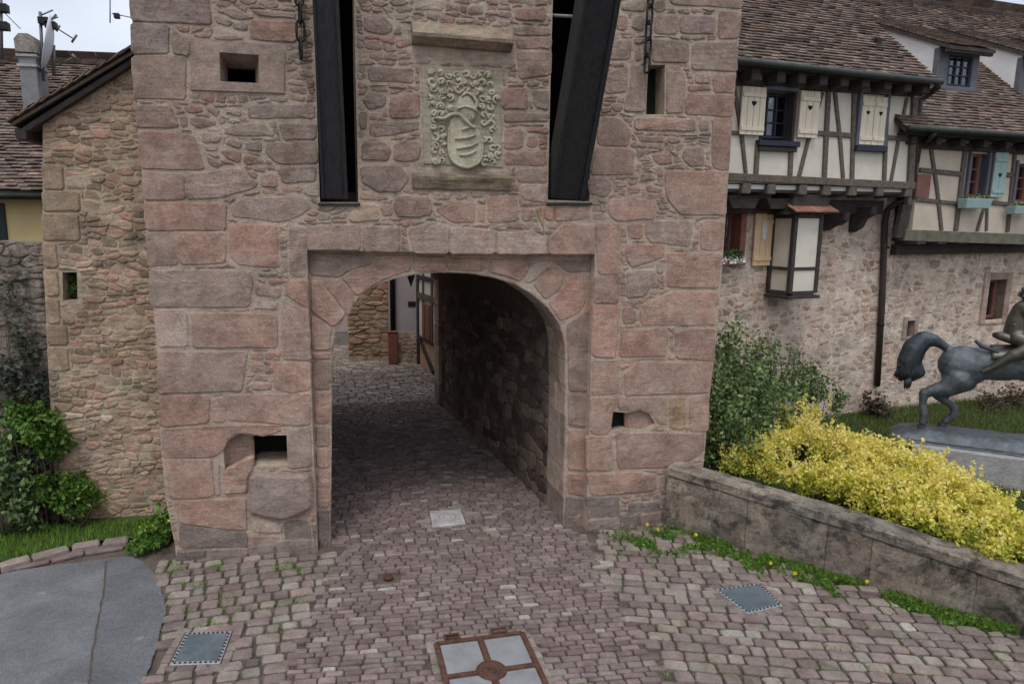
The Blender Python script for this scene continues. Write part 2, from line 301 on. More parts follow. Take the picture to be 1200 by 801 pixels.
# ---------------------------------------------------------------- stones
def area2(p): return .5*sum(p[i][0]*p[(i+1)%len(p)][1]-p[(i+1)%len(p)][0]*p[i][1] for i in range(len(p)))
def roughen(poly,maxe,amp,cut=.18):
    out=[]; n=len(poly)
    for i in range(n):
        a=np.array(poly[i]); b_=np.array(poly[(i+1)%n]); L=np.linalg.norm(b_-a)
        if L<1e-5: continue
        c=min(.25,.03/L if L>.12 else cut)
        k=max(0,int(L/maxe)-0); nn=np.array([-(b_-a)[1],(b_-a)[0]])/L
        ts=[c]+[ (j+1)/(k+1) for j in range(k)]+[1-c]
        for t_ in ts:
            out.append(tuple(a+(b_-a)*t_+nn*random.uniform(-amp,amp)))
    return out
def stonegeo(F,poly,d,proud,back=.05,bev=.014,bulge=.006):
    """outline -> sides, worn edge, slightly bulging rough face"""
    if area2(poly)<0: poly=poly[::-1]
    P=np.array(poly); n=len(P); A=abs(area2(poly)); sz=math.sqrt(A); bev=min(bev,sz*.13)
    nx=np.roll(P,-1,0)-P; pv=P-np.roll(P,1,0)
    def nrm(e): q=np.stack([-e[:,1],e[:,0]],1); return q/(np.linalg.norm(q,axis=1,keepdims=True)+1e-9)
    inn=nrm(nx)+nrm(pv); inn/= (np.linalg.norm(inn,axis=1,keepdims=True)+1e-9)
    v=[];f=[]
    tilt=(random.uniform(-.004,.004)/max(sz,.1),random.uniform(-.004,.004)/max(sz,.1)); c=P.mean(0)
    for k,(ins,dd) in enumerate(((0,d+back),(0,d-proud+bev*.8),(bev,d-proud))):
        for i in range(n):
            q=P[i]+inn[i]*ins; e=0 if k<1 else (random.uniform(-1,1)*.003+tilt[0]*(q-c)[0]+tilt[1]*(q-c)[1])
            v.append(F.w(q[0],dd+e,q[1]))
    for k in range(2):
        for i in range(n):
            j=(i+1)%n; f.append((k*n+i,k*n+j,(k+1)*n+j,(k+1)*n+i))
    # cap: convex-ish -> fan, else tessellate
    cap=P+inn*bev; conv=True
    for i in range(n):
        a=cap[i];b_=cap[(i+1)%n]
        if (b_[0]-a[0])*(c[1]-a[1])-(b_[1]-a[1])*(c[0]-a[0])<=0: conv=False;break
    if conv:
        v.append(F.w(c[0],d-proud-bulge*random.uniform(.2,1.3)*min(1,sz/.2),c[1])); m=len(v)-1
        f+=[(2*n+i,2*n+(i+1)%n,m) for i in range(n)]
    else:
        for tr in tessellate_polygon([[Vector((q[0],q[1],0)) for q in cap]]): 
            a,b2,c2=tr; cr_=(cap[b2][0]-cap[a][0])*(cap[c2][1]-cap[a][1])-(cap[b2][1]-cap[a][1])*(cap[c2][0]-cap[a][0])
            f.append((2*n+a,2*n+b2,2*n+c2) if cr_>0 else (2*n+a,2*n+c2,2*n+b2))
    return v,f
class StoneSet:
    def __init__(s,parent,mat,name='stone',cap=300): s.p=parent; s.m=mat; s.n=name; s.items=[]; s.cap=cap
    def add(s,v,f,t):
        q=np.array([proj(p) for p in v[:max(3,len(v)//3)]]); a=0
        lo,hi=q.min(0),q.max(0); cl=np.clip([lo,hi],[0,0],[1200,801]); a=float(np.prod(cl[1]-cl[0]))
        s.items.append((a,v,f,t))
    def finish(s,min_px=0.):
        s.items.sort(key=lambda i:-i[0]); r=MB()
        for k,(a,v,f,t) in enumerate(s.items):
            if k<s.cap and a>min_px: obj(s.n,v,f,s.m,s.p,tints=t)
            else: r.add(v,f,t)
        if r.v: setp(r.build(s.n+'_remainder',s.m,s.p),kind='stuff')
def inpoly(x,y,poly):
    ins=np.zeros(x.shape,bool); n=len(poly)
    for i in range(n):
        x0,y0=poly[i]; x1,y1=poly[(i+1)%n]
        if y0==y1: continue
        c=((y0>y)!=(y1>y))&(x<(x1-x0)*(y-y0)/(y1-y0)+x0); ins^=c
    return ins
def fill(F,S,outer,holes,d,sx,sz,gap=.012,res=.012,proud=(.006,.022),tone=lambda s,z:(random.random(),random.random(),random.random()),nrays=11,minr=.028,warp=.03,bev=.012,mixs=.35):
    """irregular coursed rubble filling an outline, leaving the holes free"""
    O=np.array(outer); s0,z0=O.min(0); s1,z1=O.max(0)
    gs=np.arange(s0,s1,res); gz=np.arange(z0,z1,res); X,Z=np.meshgrid(gs,gz)
    mask=inpoly(X,Z,outer)
    for h in holes: 
        hh=np.array(h)
        if hh[:,0].max()<s0 or hh[:,0].min()>s1 or hh[:,1].max()<z0 or hh[:,1].min()>z1: continue
        mask&=~inpoly(X,Z,h)
    sites=[]; row=0; z=z0
    while z<z1+sz:
        hrow=sz*random.uniform(.65,1.35); s=s0-random.random()*sx
        while s<s1+sx:
            wd=sx*random.uniform(.5,1.6); sites.append((s+wd/2,z+hrow/2+random.uniform(-.22,.22)*sz))
            if random.random()<mixs*.5: sites.append((s+wd*.5+random.uniform(-.3,.3)*sx,z+hrow*.9))
            s+=wd
        z+=hrow
    S_=np.array(sites)
    wx=X+warp*np.sin(X*9.1+Z*5.3+1)*.6; wz=Z+warp*.5*np.sin(X*6.7-Z*11+2)
    lab=np.full(X.shape,-1); best=np.full(X.shape,1e9)
    ar=sx/sz
    for k,(a,b_) in enumerate(S_):
        i0=max(0,int((b_-2.2*sz-z0)/res)); i1=int((b_+2.2*sz-z0)/res)+1; j0=max(0,int((a-2*sx-s0)/res)); j1=int((a+2*sx-s0)/res)+1
        if i1<=0 or j1<=0 or i0>=X.shape[0] or j0>=X.shape[1]: continue
        D=np.abs((wx[i0:i1,j0:j1]-a)/ar)**2.4+np.abs(wz[i0:i1,j0:j1]-b_)**2.4
        m_=D<best[i0:i1,j0:j1]; best[i0:i1,j0:j1][m_]=D[m_]; lab[i0:i1,j0:j1][m_]=k
    lab[~mask]=-1
    nr,nc=lab.shape
    order=np.argsort(lab.ravel(),kind='stable'); sl=lab.ravel()[order]; starts=np.searchsorted(sl,np.arange(len(S_)),'left'); ends=np.searchsorted(sl,np.arange(len(S_)),'right')
    for k in range(len(S_)):
        if ends[k]-starts[k]<12: continue
        idx=order[starts[k]:ends[k]]; ci=idx//nc; cj=idx%nc; cy,cx=ci.mean(),cj.mean()
        if lab[int(cy),int(cx)]!=k: 
            q=np.argmin((ci-cy)**2+(cj-cx)**2); cy,cx=ci[q],cj[q]
        pts=[]; off=random.random()
        for a in range(nrays):
            th=2*math.pi*(a+off*.6+random.uniform(-.2,.2))/nrays; th=math.atan2(math.sin(th),math.cos(th)*ar*.8); dy,dx=math.sin(th),math.cos(th); r=0
            while True:
                r+=.7; yy=int(cy+dy*r+.5); xx=int(cx+dx*r+.5)
                if yy<0 or xx<0 or yy>=nr or xx>=nc or lab[yy,xx]!=k: break
            rr=r*res-gap*random.uniform(.6,1.25)
            pts.append((th,max(rr,.008)))
        rs=[p[1] for p in pts]
        if np.mean(rs)<minr: continue
        pts.sort(); poly=[(s0+cx*res+r_*math.cos(t_),z0+cy*res+r_*math.sin(t_)) for t_,r_ in pts]
        if abs(area2(poly))<minr*minr*2: continue
        v,f=stonegeo(F,poly,d,random.uniform(*proud),bev=bev)
        S.add(v,f,tone(poly[0][0],poly[0][1]))
def wallmesh(F,outer,holes,d0,d1,name,mat,parent,tint_=(.5,.5,.5),holedepth=None,close=True):
    """a slab with through-holes; both faces, rim and reveals"""
    loops=[outer]+holes; flat=[p for l in loops for p in l]; n=len(flat)
    tri=tessellate_polygon([[Vector((s,z,0)) for s,z in l] for l in loops])
    v=[F.w(s,d0,z) for s,z in flat]+[F.w(s,d1,z) for s,z in flat]
    f=[t_ for t_ in tri]+[tuple(reversed([i+n for i in t_])) for t_ in tri]
    b=0
    for l in loops:
        m=len(l)
        for i in range(m): f.append((b+i,b+(i+1)%m,b+(i+1)%m+n,b+i+n))
        b+=m
    o=obj(name,v,f,mat,parent,tints=tint_); return fixn(o)
# ================================================================ the gate tower
YF=7.8
T=Frame((0,YF),0.)
tower=empty('gate_tower',(1.4,YF,0),'square pink sandstone gate tower with a round arch and two drawbridge slots','gate tower')
def Z(o,sc,pts): return [(o[0]+x/sc,o[1]+y/sc) for x,y in pts]
TL={ 'a':((150,0),6.),'b':((150,120),5.217),'c':((150,250),5.),'d':((170,390),5.),'e':((170,520),5.),'f':((400,0),4.615),'g':((400,130),4.615),
     'h':((330,250),5.),'i':((520,250),5.45),'j':((680,0),6.),'k':((670,120),6.),'l':((640,240),5.217),'m':((640,370),5.45),'n':((630,490),5.45),'o':((0,0),1.)}
# measured stones of the front: sheet, outline, character
#  p pink, r red pink, g grey brown, o ochre, w pale, d dark damp, v violet grey, q orange pink
SRC='''a v 10,-60 560,-60 590,175 20,145
a v 22,157 290,178 290,380 28,378
a g 28,392 410,398 410,700 40,690
a w 310,205 438,272 438,398 310,385
a r 460,245 600,195 590,265 480,268
a w 602,200 800,240 810,285 602,288
a q 860,150 1180,155 1180,298 862,278
a g 610,75 740,65 900,128 760,140
a g 860,70 1180,90 1180,140 930,110
b g 42,22 262,22 318,152 55,155
b p 62,172 395,192 468,400 450,410 75,405
b v 85,422 340,440 350,593 95,593
b v 352,440 690,402 788,490 778,520 580,578 360,593
c r 96,-62 575,-58 575,98 105,98
c g 105,110 247,114 296,300 115,315
c p 262,108 574,106 568,288 310,300
b r 330,22 450,22 460,60 380,75
b g 380,85 540,110 540,145 430,165 380,130
b g 320,80 365,80 370,150 325,150
b w 450,180 570,200 560,245 450,250
b w 470,262 550,262 540,305 470,300
b g 485,325 600,390 530,405 480,365
b v 590,152 820,122 905,205 720,202 600,195
b g 480,30 570,40 545,100 490,60
b w 590,30 690,40 700,85 600,75
b v 740,20 1140,10 1140,98 740,98
b g 920,130 1150,130 1150,222 950,230
b g 840,252 1150,240 1160,370 930,375 845,320
b v 720,240 820,240 820,305 720,290
b r 700,315 830,350 830,380 710,380
b r 560,290 690,300 690,370 600,340
b g 610,220 700,240 690,290 600,260
b d 910,402 1150,395 1150,480 950,495
b g 812,440 900,432 918,520 812,520
b p 930,512 1060,512 1060,550 940,545
b w 1080,500 1160,490 1170,580 1080,570
b v 625,640 700,582 1080,580 1125,640 1040,700 920,732 640,698
b g 720,420 790,430 780,470
c q 592,62 870,66 885,318 640,300 592,240
c g 122,330 700,333 735,390 710,548 135,548
o w 182,363 218,363 220,406 185,406
o p 224,366 325,368 325,407 227,407
c g 760,342 870,342 870,370 770,378
c q 820,387 950,382 940,405 830,420
c g 750,422 900,440 890,500 742,480
c w 740,502 880,512 870,570 732,560
h v 46,76 143,76 143,368 52,366
h v 150,74 455,68 464,213 150,212
h v 472,76 690,82 688,224 482,221
h g 742,92 880,52 975,80 980,234 772,230
i w 45,86 328,110 323,257 42,261
i w 345,120 560,120 650,162 658,260 337,258
i p 668,165 760,75 960,70 962,260 668,260
i p 970,66 1124,62 1124,385 985,385
l r 300,432 448,424 438,600 290,600
o q 695,357 726,357 721,418 694,418
h q 22,402 155,388 157,558 25,482
o v 331,351 362,367 365,422 331,420
d g 82,102 290,112 600,107 588,200 568,338 77,353 76,200
d q 620,110 690,110 690,160 620,160
d r 622,175 690,175 690,230 620,230
d r 700,190 760,200 750,240 700,240
d p 620,292 740,292 742,335 620,330
d p 640,245 720,250 720,280 640,280
d p 745,172 970,172 970,333 850,348 762,330
d r 85,372 380,366 374,520 270,534 90,545
d p 390,385 465,372 470,520 390,520
d p 477,362 970,352 970,538 820,540 640,515 482,510
d r 95,562 520,537 788,537 798,570 700,604 640,594 560,580 490,613 452,690 400,725 105,733
e p 115,82 388,87 403,300 300,313 150,318
e w 395,95 440,95 440,300 407,300
d v 840,560 968,552 974,780 838,790
e q 167,332 590,312 600,500 430,490 202,458
e w 612,422 798,467 798,515 642,510
e d 820,452 960,442 980,640 870,640 822,608
e d 202,472 430,497 600,522 598,604 205,604
e g 603,532 798,542 798,602 603,602
f v 120,80 230,85 285,150 240,190 130,170
f r 940,52 1110,42 1100,115 940,105
f g 932,140 1130,150 1130,195 932,190
f p 942,210 1138,205 1138,265 950,260
f g 950,280 1138,275 1130,408 960,428
f r 872,482 1000,482 1008,590 872,590
f g 1032,490 1120,490 1120,600 1042,580
f g 140,362 390,372 390,450 150,440
f g 145,502 240,512 240,570 150,600 112,540
f r 290,522 418,502 422,635 262,640 262,560
f g 880,612 1120,612 1120,658 880,658
f g 96,602 140,602 140,700 96,700
f g 152,667 418,657 418,700 200,740 152,730
f v 690,32 760,22 770,80 682,80
f o 400,12 560,2 555,60 400,60
f q 292,212 370,207 378,250 302,260
g g 120,162 200,150 268,200 253,268 110,268
g g 292,172 418,162 428,220 400,273 282,270
g g 107,297 310,297 368,370 310,438 190,433 107,380
g w 946,316 1110,312 1110,388 952,384
g w 962,400 1110,400 1110,493 982,480
g p 882,222 1108,217 1108,298 882,290
g p 882,102 980,92 978,200 882,208
g r 1002,92 1118,87 1118,125 1002,120
g q 1002,136 1060,136 1060,200 1002,200
g v 302,457 480,467 488,550 410,578 300,565 287,510
g r 507,532 590,492 718,497 723,600 600,603
g p 792,462 940,462 962,588 840,608 787,590
g o 47,542 100,502 190,512 203,594 42,600
g g 212,512 275,512 275,568 220,568
g p 737,512 775,512 775,600 737,600
g p 972,522 1030,522 1033,593 977,593
g o 1047,522 1085,520 1100,640 1080,620
g q 1092,520 1150,506 1150,590 1104,592
g p 622,437 680,437 680,478 622,478
g g 702,432 785,442 770,473 702,470
g w 492,437 595,442 588,483 502,478
g g 102,442 200,452 268,470 190,488 102,480
j g 600,-60 1140,-60 1140,62 640,30
j r 977,82 1133,87 1113,273 967,273
j v 702,112 948,120 948,238 702,235
j g 530,112 690,112 682,240 522,240
j g 512,270 758,300 758,438 502,438
j g 790,302 1108,292 1103,508 782,490
j r 932,532 1093,527 1088,653 937,650
j g 612,462 700,472 738,560 722,793 602,793
j g 362,452 468,500 452,788 307,788 350,600
o r 805,111 861,111 859,137 803,134
j g 152,522 330,472 322,650 172,658
j g 182,302 358,282 350,418 202,418
j r 242,112 330,102 322,220 250,213
j g 372,112 448,112 440,223 362,210
j v 382,342 430,332 430,430 382,428
j r 752,602 918,602 918,640 762,648
j w 802,522 918,512 915,590 812,590
j g 292,22 458,2 458,88 282,70
j v 522,2 600,2 600,88 522,88
k p 442,107 868,120 868,203 442,193
k r 987,112 1128,112 1103,478 1022,473 984,430
o p 779,201 853,201 850,252 797,251 781,232
k g 182,112 330,112 418,200 398,308 182,300
k p 162,322 438,332 438,508 132,508
k g 112,542 250,532 288,600 238,668 122,640
k r 552,362 700,362 713,430 650,438 592,430
k g 792,322 928,312 928,448 832,448 782,400
o p 714,235 738,231 768,237 766,256 722,259 713,250
k r 392,592 480,592 480,638 392,638
k g 482,502 560,502 598,550 482,568
k r 452,232 650,242 640,288 482,278
k g 892,132 960,122 963,200 892,200
l p 52,12 268,12 268,88 52,98
l r 487,112 590,112 588,208 502,208
l g 607,102 880,97 898,150 878,258 640,228 612,190
l p 947,97 1093,97 1065,283 942,270
l r 497,242 718,242 718,318 520,383 492,330
l p 742,292 1068,297 1053,508 737,503
l g 497,402 658,402 658,460 600,558 492,568
l p 577,622 760,532 1048,527 1043,733 582,738
l r 467,622 543,632 552,720 480,733 462,690
l g 672,352 718,352 718,418 682,418
m r 482,87 748,82 782,110 768,258 467,258
m p 822,92 1078,77 1073,288 832,268
m p 292,282 468,282 458,498 287,503
m p 502,352 600,292 1068,297 1043,488 502,508
m p 282,522 448,517 425,603 405,738 350,763 280,743
m p 462,520 768,517 773,700 712,688 672,613 592,588 530,598 457,593
m o 787,517 883,517 883,728 787,718
m p 917,512 1038,497 1033,738 917,733
n p 312,112 468,117 488,328 312,333
n g 497,92 740,92 1068,97 1058,210 900,308 512,318
n r 307,352 600,342 753,362 748,458 520,478 342,488
n g 777,362 830,362 830,478 777,470
n d 312,502 518,492 528,690 322,680
n d 582,542 778,532 776,620 582,688
n g 792,492 868,500 860,560 792,560'''
CH={'p':(.42,.62),'r':(.5,.4),'g':(.24,.5),'o':(1.,.8),'w':(.84,.75),'d':(.06,.45),'v':(.12,.6),'q':(.6,.6)}
def grow(p,g):
    if area2(p)<0: p=p[::-1]
    P=np.array(p); n=np.roll(P,-1,0)-P; q=P-np.roll(P,1,0)
    f_=lambda e: np.stack([e[:,1],-e[:,0]],1)/(np.linalg.norm(e,axis=1,keepdims=True)+1e-9)
    m_=f_(n)+f_(q); m_/=np.linalg.norm(m_,axis=1,keepdims=True)+1e-9
    return [tuple(x) for x in P+m_*g]
S=StoneSet(tower,M['tower'])
HOLES=[]; FRONT=[]
for ln in SRC.split('\n'):
    k,ch,rest=ln.split(' ',2); o_,sc=TL[k]; pts=Z(o_,sc,[tuple(map(float,q.split(','))) for q in rest.split()])
    FRONT.append((ch,T.pxs(pts)))
OFF={}
# openings and set-in pieces (photo points on the front plane)
slotL=T.pxs([(372,-90),(414,-90),(416,60),(420,237),(375,237),(369,60)])
slotR=T.pxs([(651,-90),(698,-90),(694,60),(691,236),(642,234),(646,60)])
winL=T.pxs(Z((150,0),6,[(645,370),(922,390),(925,588),(650,575)]))
slit=T.pxs([(759.5,76),(779.5,76),(778.5,134.5),(757,134)])
nicheL=T.pxs(Z((170,390),5,[(458,700),(470,655),(500,618),(560,588),(640,600),(830,598),(835,772),(652,776),(600,800),(468,800)]))
nicheR=T.pxs(Z((640,370),5.45,[(428,612),(515,618),(600,598),(660,620),(698,688),(640,728),(507,722),(412,738)]))
scoopL=T.pxs(Z((170,390),5,[(458,690),(495,622),(560,590),(640,600),(652,780),(600,800),(465,800)]))
scoopR=T.pxs(Z((640,370),5.45,[(515,622),(600,598),(665,622),(700,690),(640,732),(507,724)]))
zt=7.9
def zclip(p): return (p[0],max(p[1],0.))
e_l=T.pxs([(152,0),(163,180),(171,280),(183,420),(187,520),(193,585),(204,640)]); e_r=T.pxs([(871,0),(861,120),(853,230),(847,320),(840,400),(832,470),(826,540),(815,606)])
e_l=[(a+.012,b) for a,b in e_l]; e_r=[(a-.012,b) for a,b in e_r]
rec=T.pxs([(372,642),(363,410),(359.5,293),(697.5,298),(693,410),(687,622)])
outer=[(e_l[0][0],zt)]+e_l+[(e_l[-1][0],-.1),(rec[0][0],-.1)]+rec+[(rec[-1][0],-.1),(e_r[-1][0],-.1)]+e_r[::-1]+[(e_r[0][0],zt)]
outer=outer[::-1]
RD=.13      # depth of the rectangular recess
frontw=wallmesh(T,outer,[slotL,slotR,winL,slit,nicheL,nicheR],.0,.62,'front_wall',M['mortar'],tower,(.5,.5,.5))
# arch ring inside the recess
archpx=[(386,636),(388,470),(388,412),(393,390),(404,368),(421,346),(440,334),(462,325.5),(490,320),(520,318),(550,319.5),(578,324),(604,332),(627,346),(645,362),(657,380),(663,404),(664,470),(660,614)]
arch=T.pxs(archpx,RD); arch[0]=(arch[0][0],-.1); arch[-1]=(arch[-1][0],-.1)
r2=T.pxs([(372,642),(363,410),(359.5,293),(697.5,298),(693,410),(687,622)],0)
xa,xb=r2[0][0]-.25,r2[-1][0]+.25; ztop=r2[2][1]+.25
outer2=[(xa,-.1),(xa,ztop),(xb,ztop),(xb,-.1)]+arch[::-1]
RB=.80
wallmesh(T,outer2,[],RD+.004,RB,'arch_wall',M['mortar'],tower,(.3,.5,.5))
# tunnel behind the arch: wider and higher vault
g0=gnd(640,590); g1=gnd(515,470); tl0=arch[0][0]-.35; tr0=g0[0]+.0; tr1=g1[0]; DB=g1[1]-YF
def tun(d):
    t_=(d-RB)/(DB-RB); return tl0+ .0*t_, tr0+(tr1-tr0)*t_
zs=2.35; rise=1.15
def prof(d,n=14):
    a,b_=tun(d); pts=[(a,-.1),(a,zs)]+[((a+b_)/2-(b_-a)/2*math.cos(math.pi*i/n),zs+rise*math.sin(math.pi*i/n)) for i in range(1,n)]+[(b_,zs),(b_,-.1)]
    return pts
ds=[RB-.01,RB+1.6,RB+3.2,DB]; v=[];f=[]
pn=len(prof(1))
for d_ in ds: v+=[T.w(s,d_,z) for s,z in prof(d_)]
for i in range(len(ds)-1):
    for j in range(pn-1): f.append((i*pn+j,i*pn+j+1,(i+1)*pn+j+1,(i+1)*pn+j))
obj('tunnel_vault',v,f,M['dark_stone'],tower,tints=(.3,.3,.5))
# rear face, sides and roof close the tower
a,b_=tun(DB); pr=prof(DB); xl=outer[0][0]; X0=min(p[0] for p in outer)+.05; X1=max(p[0] for p in outer)-.05
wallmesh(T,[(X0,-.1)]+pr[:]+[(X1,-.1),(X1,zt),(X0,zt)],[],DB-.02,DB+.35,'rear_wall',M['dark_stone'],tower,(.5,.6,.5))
box(T,X0+.14,X0+.6,.6,DB,-.1,zt,'side_wall',M['mortar'],tower,bv=0); box(T,X1-.6,X1-.14,.6,DB,-.1,zt,'side_wall',M['mortar'],tower,bv=0)
box(T,X0,X1,0.01,DB+.34,zt+.003,zt+.2,'tower_top',M['tower'],tower,bv=0)
box(T,X0+.5,X1-.5,.63,DB-.05,4.0,4.2,'upper_floor',M['darktimber'],tower,bv=0)
box(T,slit[0][0]-.2,slit[1][0]+.2,.24,.28,slit[2][1]-.2,slit[0][1]+.2,'slit_darkness_board',M['black'],tower,bv=0)  # black board paints the slit's inner darkness
box(T,X0+.5,X1-.5,1.6,1.7,4.2,zt-.05,'black_backing',M['black'],tower,bv=0)  # black panel added to stand for the unlit tower inside
# black boards paint the darkness behind the low holes
box(T,nicheL[0][0]-.05,nicheL[5][0]+.05,.5,.58,nicheL[-1][1]-.1,nicheL[4][1]+.2,'niche_darkness_board',M['black'],tower,bv=0)
box(T,nicheR[0][0]-.05,nicheR[1][0]+.03,.16,.2,nicheR[-1][1]-.1,nicheR[0][1]+.1,'niche_darkness_board',M['black'],tower,bv=0)
# --- measured stones
def tone_for(ch,z=None):
    a,b_=CH[ch]; 
    return (min(1,max(0,a+random.uniform(-.06,.06))),min(1,max(0,b_+random.uniform(-.12,.12))),random.random())
WS=[]
for ch,p in FRONT:
    if area2(p)<0: p=p[::-1]
    p=[(a,max(b_,-.05)) for a,b_ in p]; A=abs(area2(p)); big=A>.05
    if A>.04: p=grow(p,.0075)
    q=roughen(p,.16,.006 if big else .008)
    v,f=stonegeo(T,q,0.,random.uniform(.008,.018) if big else random.uniform(.006,.016),bev=.011)
    tt_=tone_for(ch); zc_=sum(b for a,b in p)/len(p)
    if zc_<4.3 and ch in 'gv': tt_=(random.uniform(.68,.84),random.uniform(.3,.5),tt_[2])
    if zc_>4.3: tt_=(tt_[0]*.93,tt_[1]*.62,tt_[2])  # weathered upper stones; light falloff at the top also put into their tone
    S.add(v,f,tt_); WS.append(p)
# scooped beds beside the holes and the proud grey block
for p,ch,dd in ((T.pxs(Z((170,390),5,[(430,820),(430,570),(625,565),(632,700),(640,820)])),'p',.11),(T.pxs(Z((640,370),5.45,[(518,750),(516,580),(720,580),(720,750)])),'p',.055)):
    if area2(p)<0: p=p[::-1]
    v,f=stonegeo(T,roughen(p,.08,.003),dd,.004,bev=.03,bulge=-.02); S.add(v,f,(.42,.4,.8))
p=T.pxs(Z((170,520),5,[(612,192),(655,158),(820,172),(978,170),(984,368),(850,428),(782,438),(662,408),(612,398)])); p=p[::-1] if area2(p)<0 else p
v,f=stonegeo(T,roughen(p,.15,.005),0.,.075,bev=.035,bulge=.02); S.add(v,f,(.1,.45,.3)); WS.append(p)
p=T.pxs(Z((170,520),5,[(458,150),(636,60),(640,130),(604,190),(600,288),(462,293)])); v,f=stonegeo(T,roughen(p[::-1] if area2(p)<0 else p,.12,.006),0,.03,bev=.02); S.add(v,f,tone_for('p')); WS.append(p)
# window surround of one stone, splayed
po=T.pxs(Z((150,0),6,[(452,272),(1078,322),(1103,362),(1098,658),(442,633)]))
pi_=T.pxs(Z((150,0),6,[(645,370),(922,390),(925,588),(650,575)])); pb=T.pxs(Z((150,0),6,[(708,455),(905,462),(905,582),(708,578)]),.0)
wallmesh(T,po[::-1],[winL],-.022,.05,'window_surround',M['tower'],tower,(.2,.6,.4)); WS.append(po)
v=[T.w(*(p[0],-.02,p[1])) for p in pi_]+[T.w(p[0],.22,p[1]) for p in T.pxs(Z((150,0),6,[(672,440),(880,450),(880,570),(672,560)]),.0)]
fixn(obj('window_splay',v,[(i,(i+1)%4,(i+1)%4+4,i+4) for i in range(4)],M['tower'],tower,tints=(.25,.4,.4)))
c0=T.pxs(Z((150,0),6,[(672,440),(880,450),(880,570),(672,560)]),.0); wallmesh(T,[(min(a for a,b in c0)-.3,min(b for a,b in c0)-.3),(max(a for a,b in c0)+.3,min(b for a,b in c0)-.3),(max(a for a,b in c0)+.3,max(b for a,b in c0)+.3),(min(a for a,b in c0)-.3,max(b for a,b in c0)+.3)],[c0],.2205,.3,'window_inner_stone',M['tower'],tower,(.1,.3,.4))
# relief zone & hood keep-outs
relief_px=[(493,77),(586,82),(589,197),(496,193)]; hood_px=[(483,30),(597,34),(598,56),(484,47)]; sill_px=Z((400,130),4.615,[(385,292),(910,312),(915,408),(860,430),(388,410)])
KO=[T.pxs(relief_px),T.pxs([(470,28),(600,34),(600,74),(484,70)]),T.pxs(sill_px)]
# rubble between the measured stones
keep=[p for p in WS]+KO+[slotL,slotR,winL,slit,nicheL,nicheR]
keepg=[grow(p,.022) for p in keep]
out_in=[(a,max(b_,.0)) for a,b_ in [(e_l[0][0]+.01,6.55)]+e_l+rec[:1]+rec[1:]+e_r[::-1]+[(e_r[0][0],6.55)]][::-1]
def tw_tone(s,z):
    if z<.35: return tone_for(random.choice('ddg'))
    if z<2.6: return tone_for(random.choice('pprgq'))
    if z<4.4: return tone_for(random.choice('ggpprvwg'))
    q_=tone_for(random.choice('gggvrw')); return (q_[0],q_[1]*.65,q_[2])  # upper rubble darkened too, with the falloff of light painted in
fill(T,S,out_in,keepg,0.,.165,.085,gap=.009,proud=(.002,.014),tone=tw_tone,minr=.022,nrays=10)
# above the frame of the photograph the same masonry goes on
fill(T,S,[(e_l[0][0]+.01,6.5),(e_r[0][0],6.5),(e_r[0][0],zt),(e_l[0][0]+.01,zt)],keepg,0.,.5,.26,gap=.016,proud=(.01,.025),tone=tw_tone,minr=.03,res=.03)
# damp plinth course along the foot
for (xa_,xb_,dd_) in ((e_l[-1][0]-.0,rec[0][0]-.01,0.),(rec[-1][0]+.01,e_r[-1][0]+.0,0.),(rec[0][0]+.01,arch[0][0]-.01,RD),(arch[-1][0]+.01,rec[-1][0]-.01,RD)):
    x_=xa_
    while x_<xb_-.04:
        w_=min(random.uniform(.24,.5),xb_-x_); h_=random.uniform(.09,.17)
        v,f=stonegeo(T,roughen([(x_+.006,-.06),(x_+w_-.006,-.06),(x_+w_-.006,h_),(x_+.006,h_*random.uniform(.8,1.1))],.12,.01),dd_,random.uniform(.02,.045),bev=.02); S.add(v,f,(random.choice([.0,.05,.1]),random.uniform(.1,.4),.5)); x_+=w_
# --- ring stones and jambs in the recess
VS='''h g 160,228 518,238 530,300 400,330 340,378 162,362
h q 252,388 325,384 380,420 432,480 404,585 386,596 318,505 258,432
h p 166,392 245,390 250,438 312,515 376,602 302,668 174,574
h p 350,372 405,335 535,300 530,250 600,242 765,250 757,335 700,350 560,405 440,486 375,402
h q 775,250 965,250 965,344 860,342 768,340
i o 22,285 290,290 266,368 22,363
i p 300,292 545,292 550,360 484,434 380,395 284,374
i w 556,310 640,306 690,330 560,440 512,440
i p 695,335 775,388 740,480 650,550 570,455
i q 800,400 890,392 905,560 860,640 745,690 664,568 742,500
i g 700,302 958,290 945,372 800,380 730,330
h p 172,590 300,672 282,740 290,800 176,800
o g 664,379 690,362 693,418 692,458 666,458 665,404
o g 666,462 692,462 690,500 666,498
o p 666,502 690,503 688,552 665,550
o q 665,553 688,556 687,582 664,577
o d 663,580 687,586 686,624 661,619
o p 365,412 387,412 387,421 366,421
o g 366,423 387,421 387,456 367,457
o p 367,459 387,458 386,496 369,497
o g 369,499 386,498 386,522 370,523
o p 370,525 386,524 386,547 371,548
o q 371,550 386,549 386,594 372,595
o d 372,597 386,596 386,640 373,642
i p 905,400 944,385 944,560 925,640 880,690 870,650 912,560'''
for ln in VS.split('\n'):
    k,ch,rest=ln.split(' ',2); o_,sc=TL[k]; p=T.pxs(Z(o_,sc,[tuple(map(float,q.split(','))) for q in rest.split()]),RD)
    if area2(p)<0: p=p[::-1]
    v,f=stonegeo(T,roughen(p,.25,.003),RD,random.uniform(.006,.016),bev=.012); S.add(v,f,tone_for(ch))
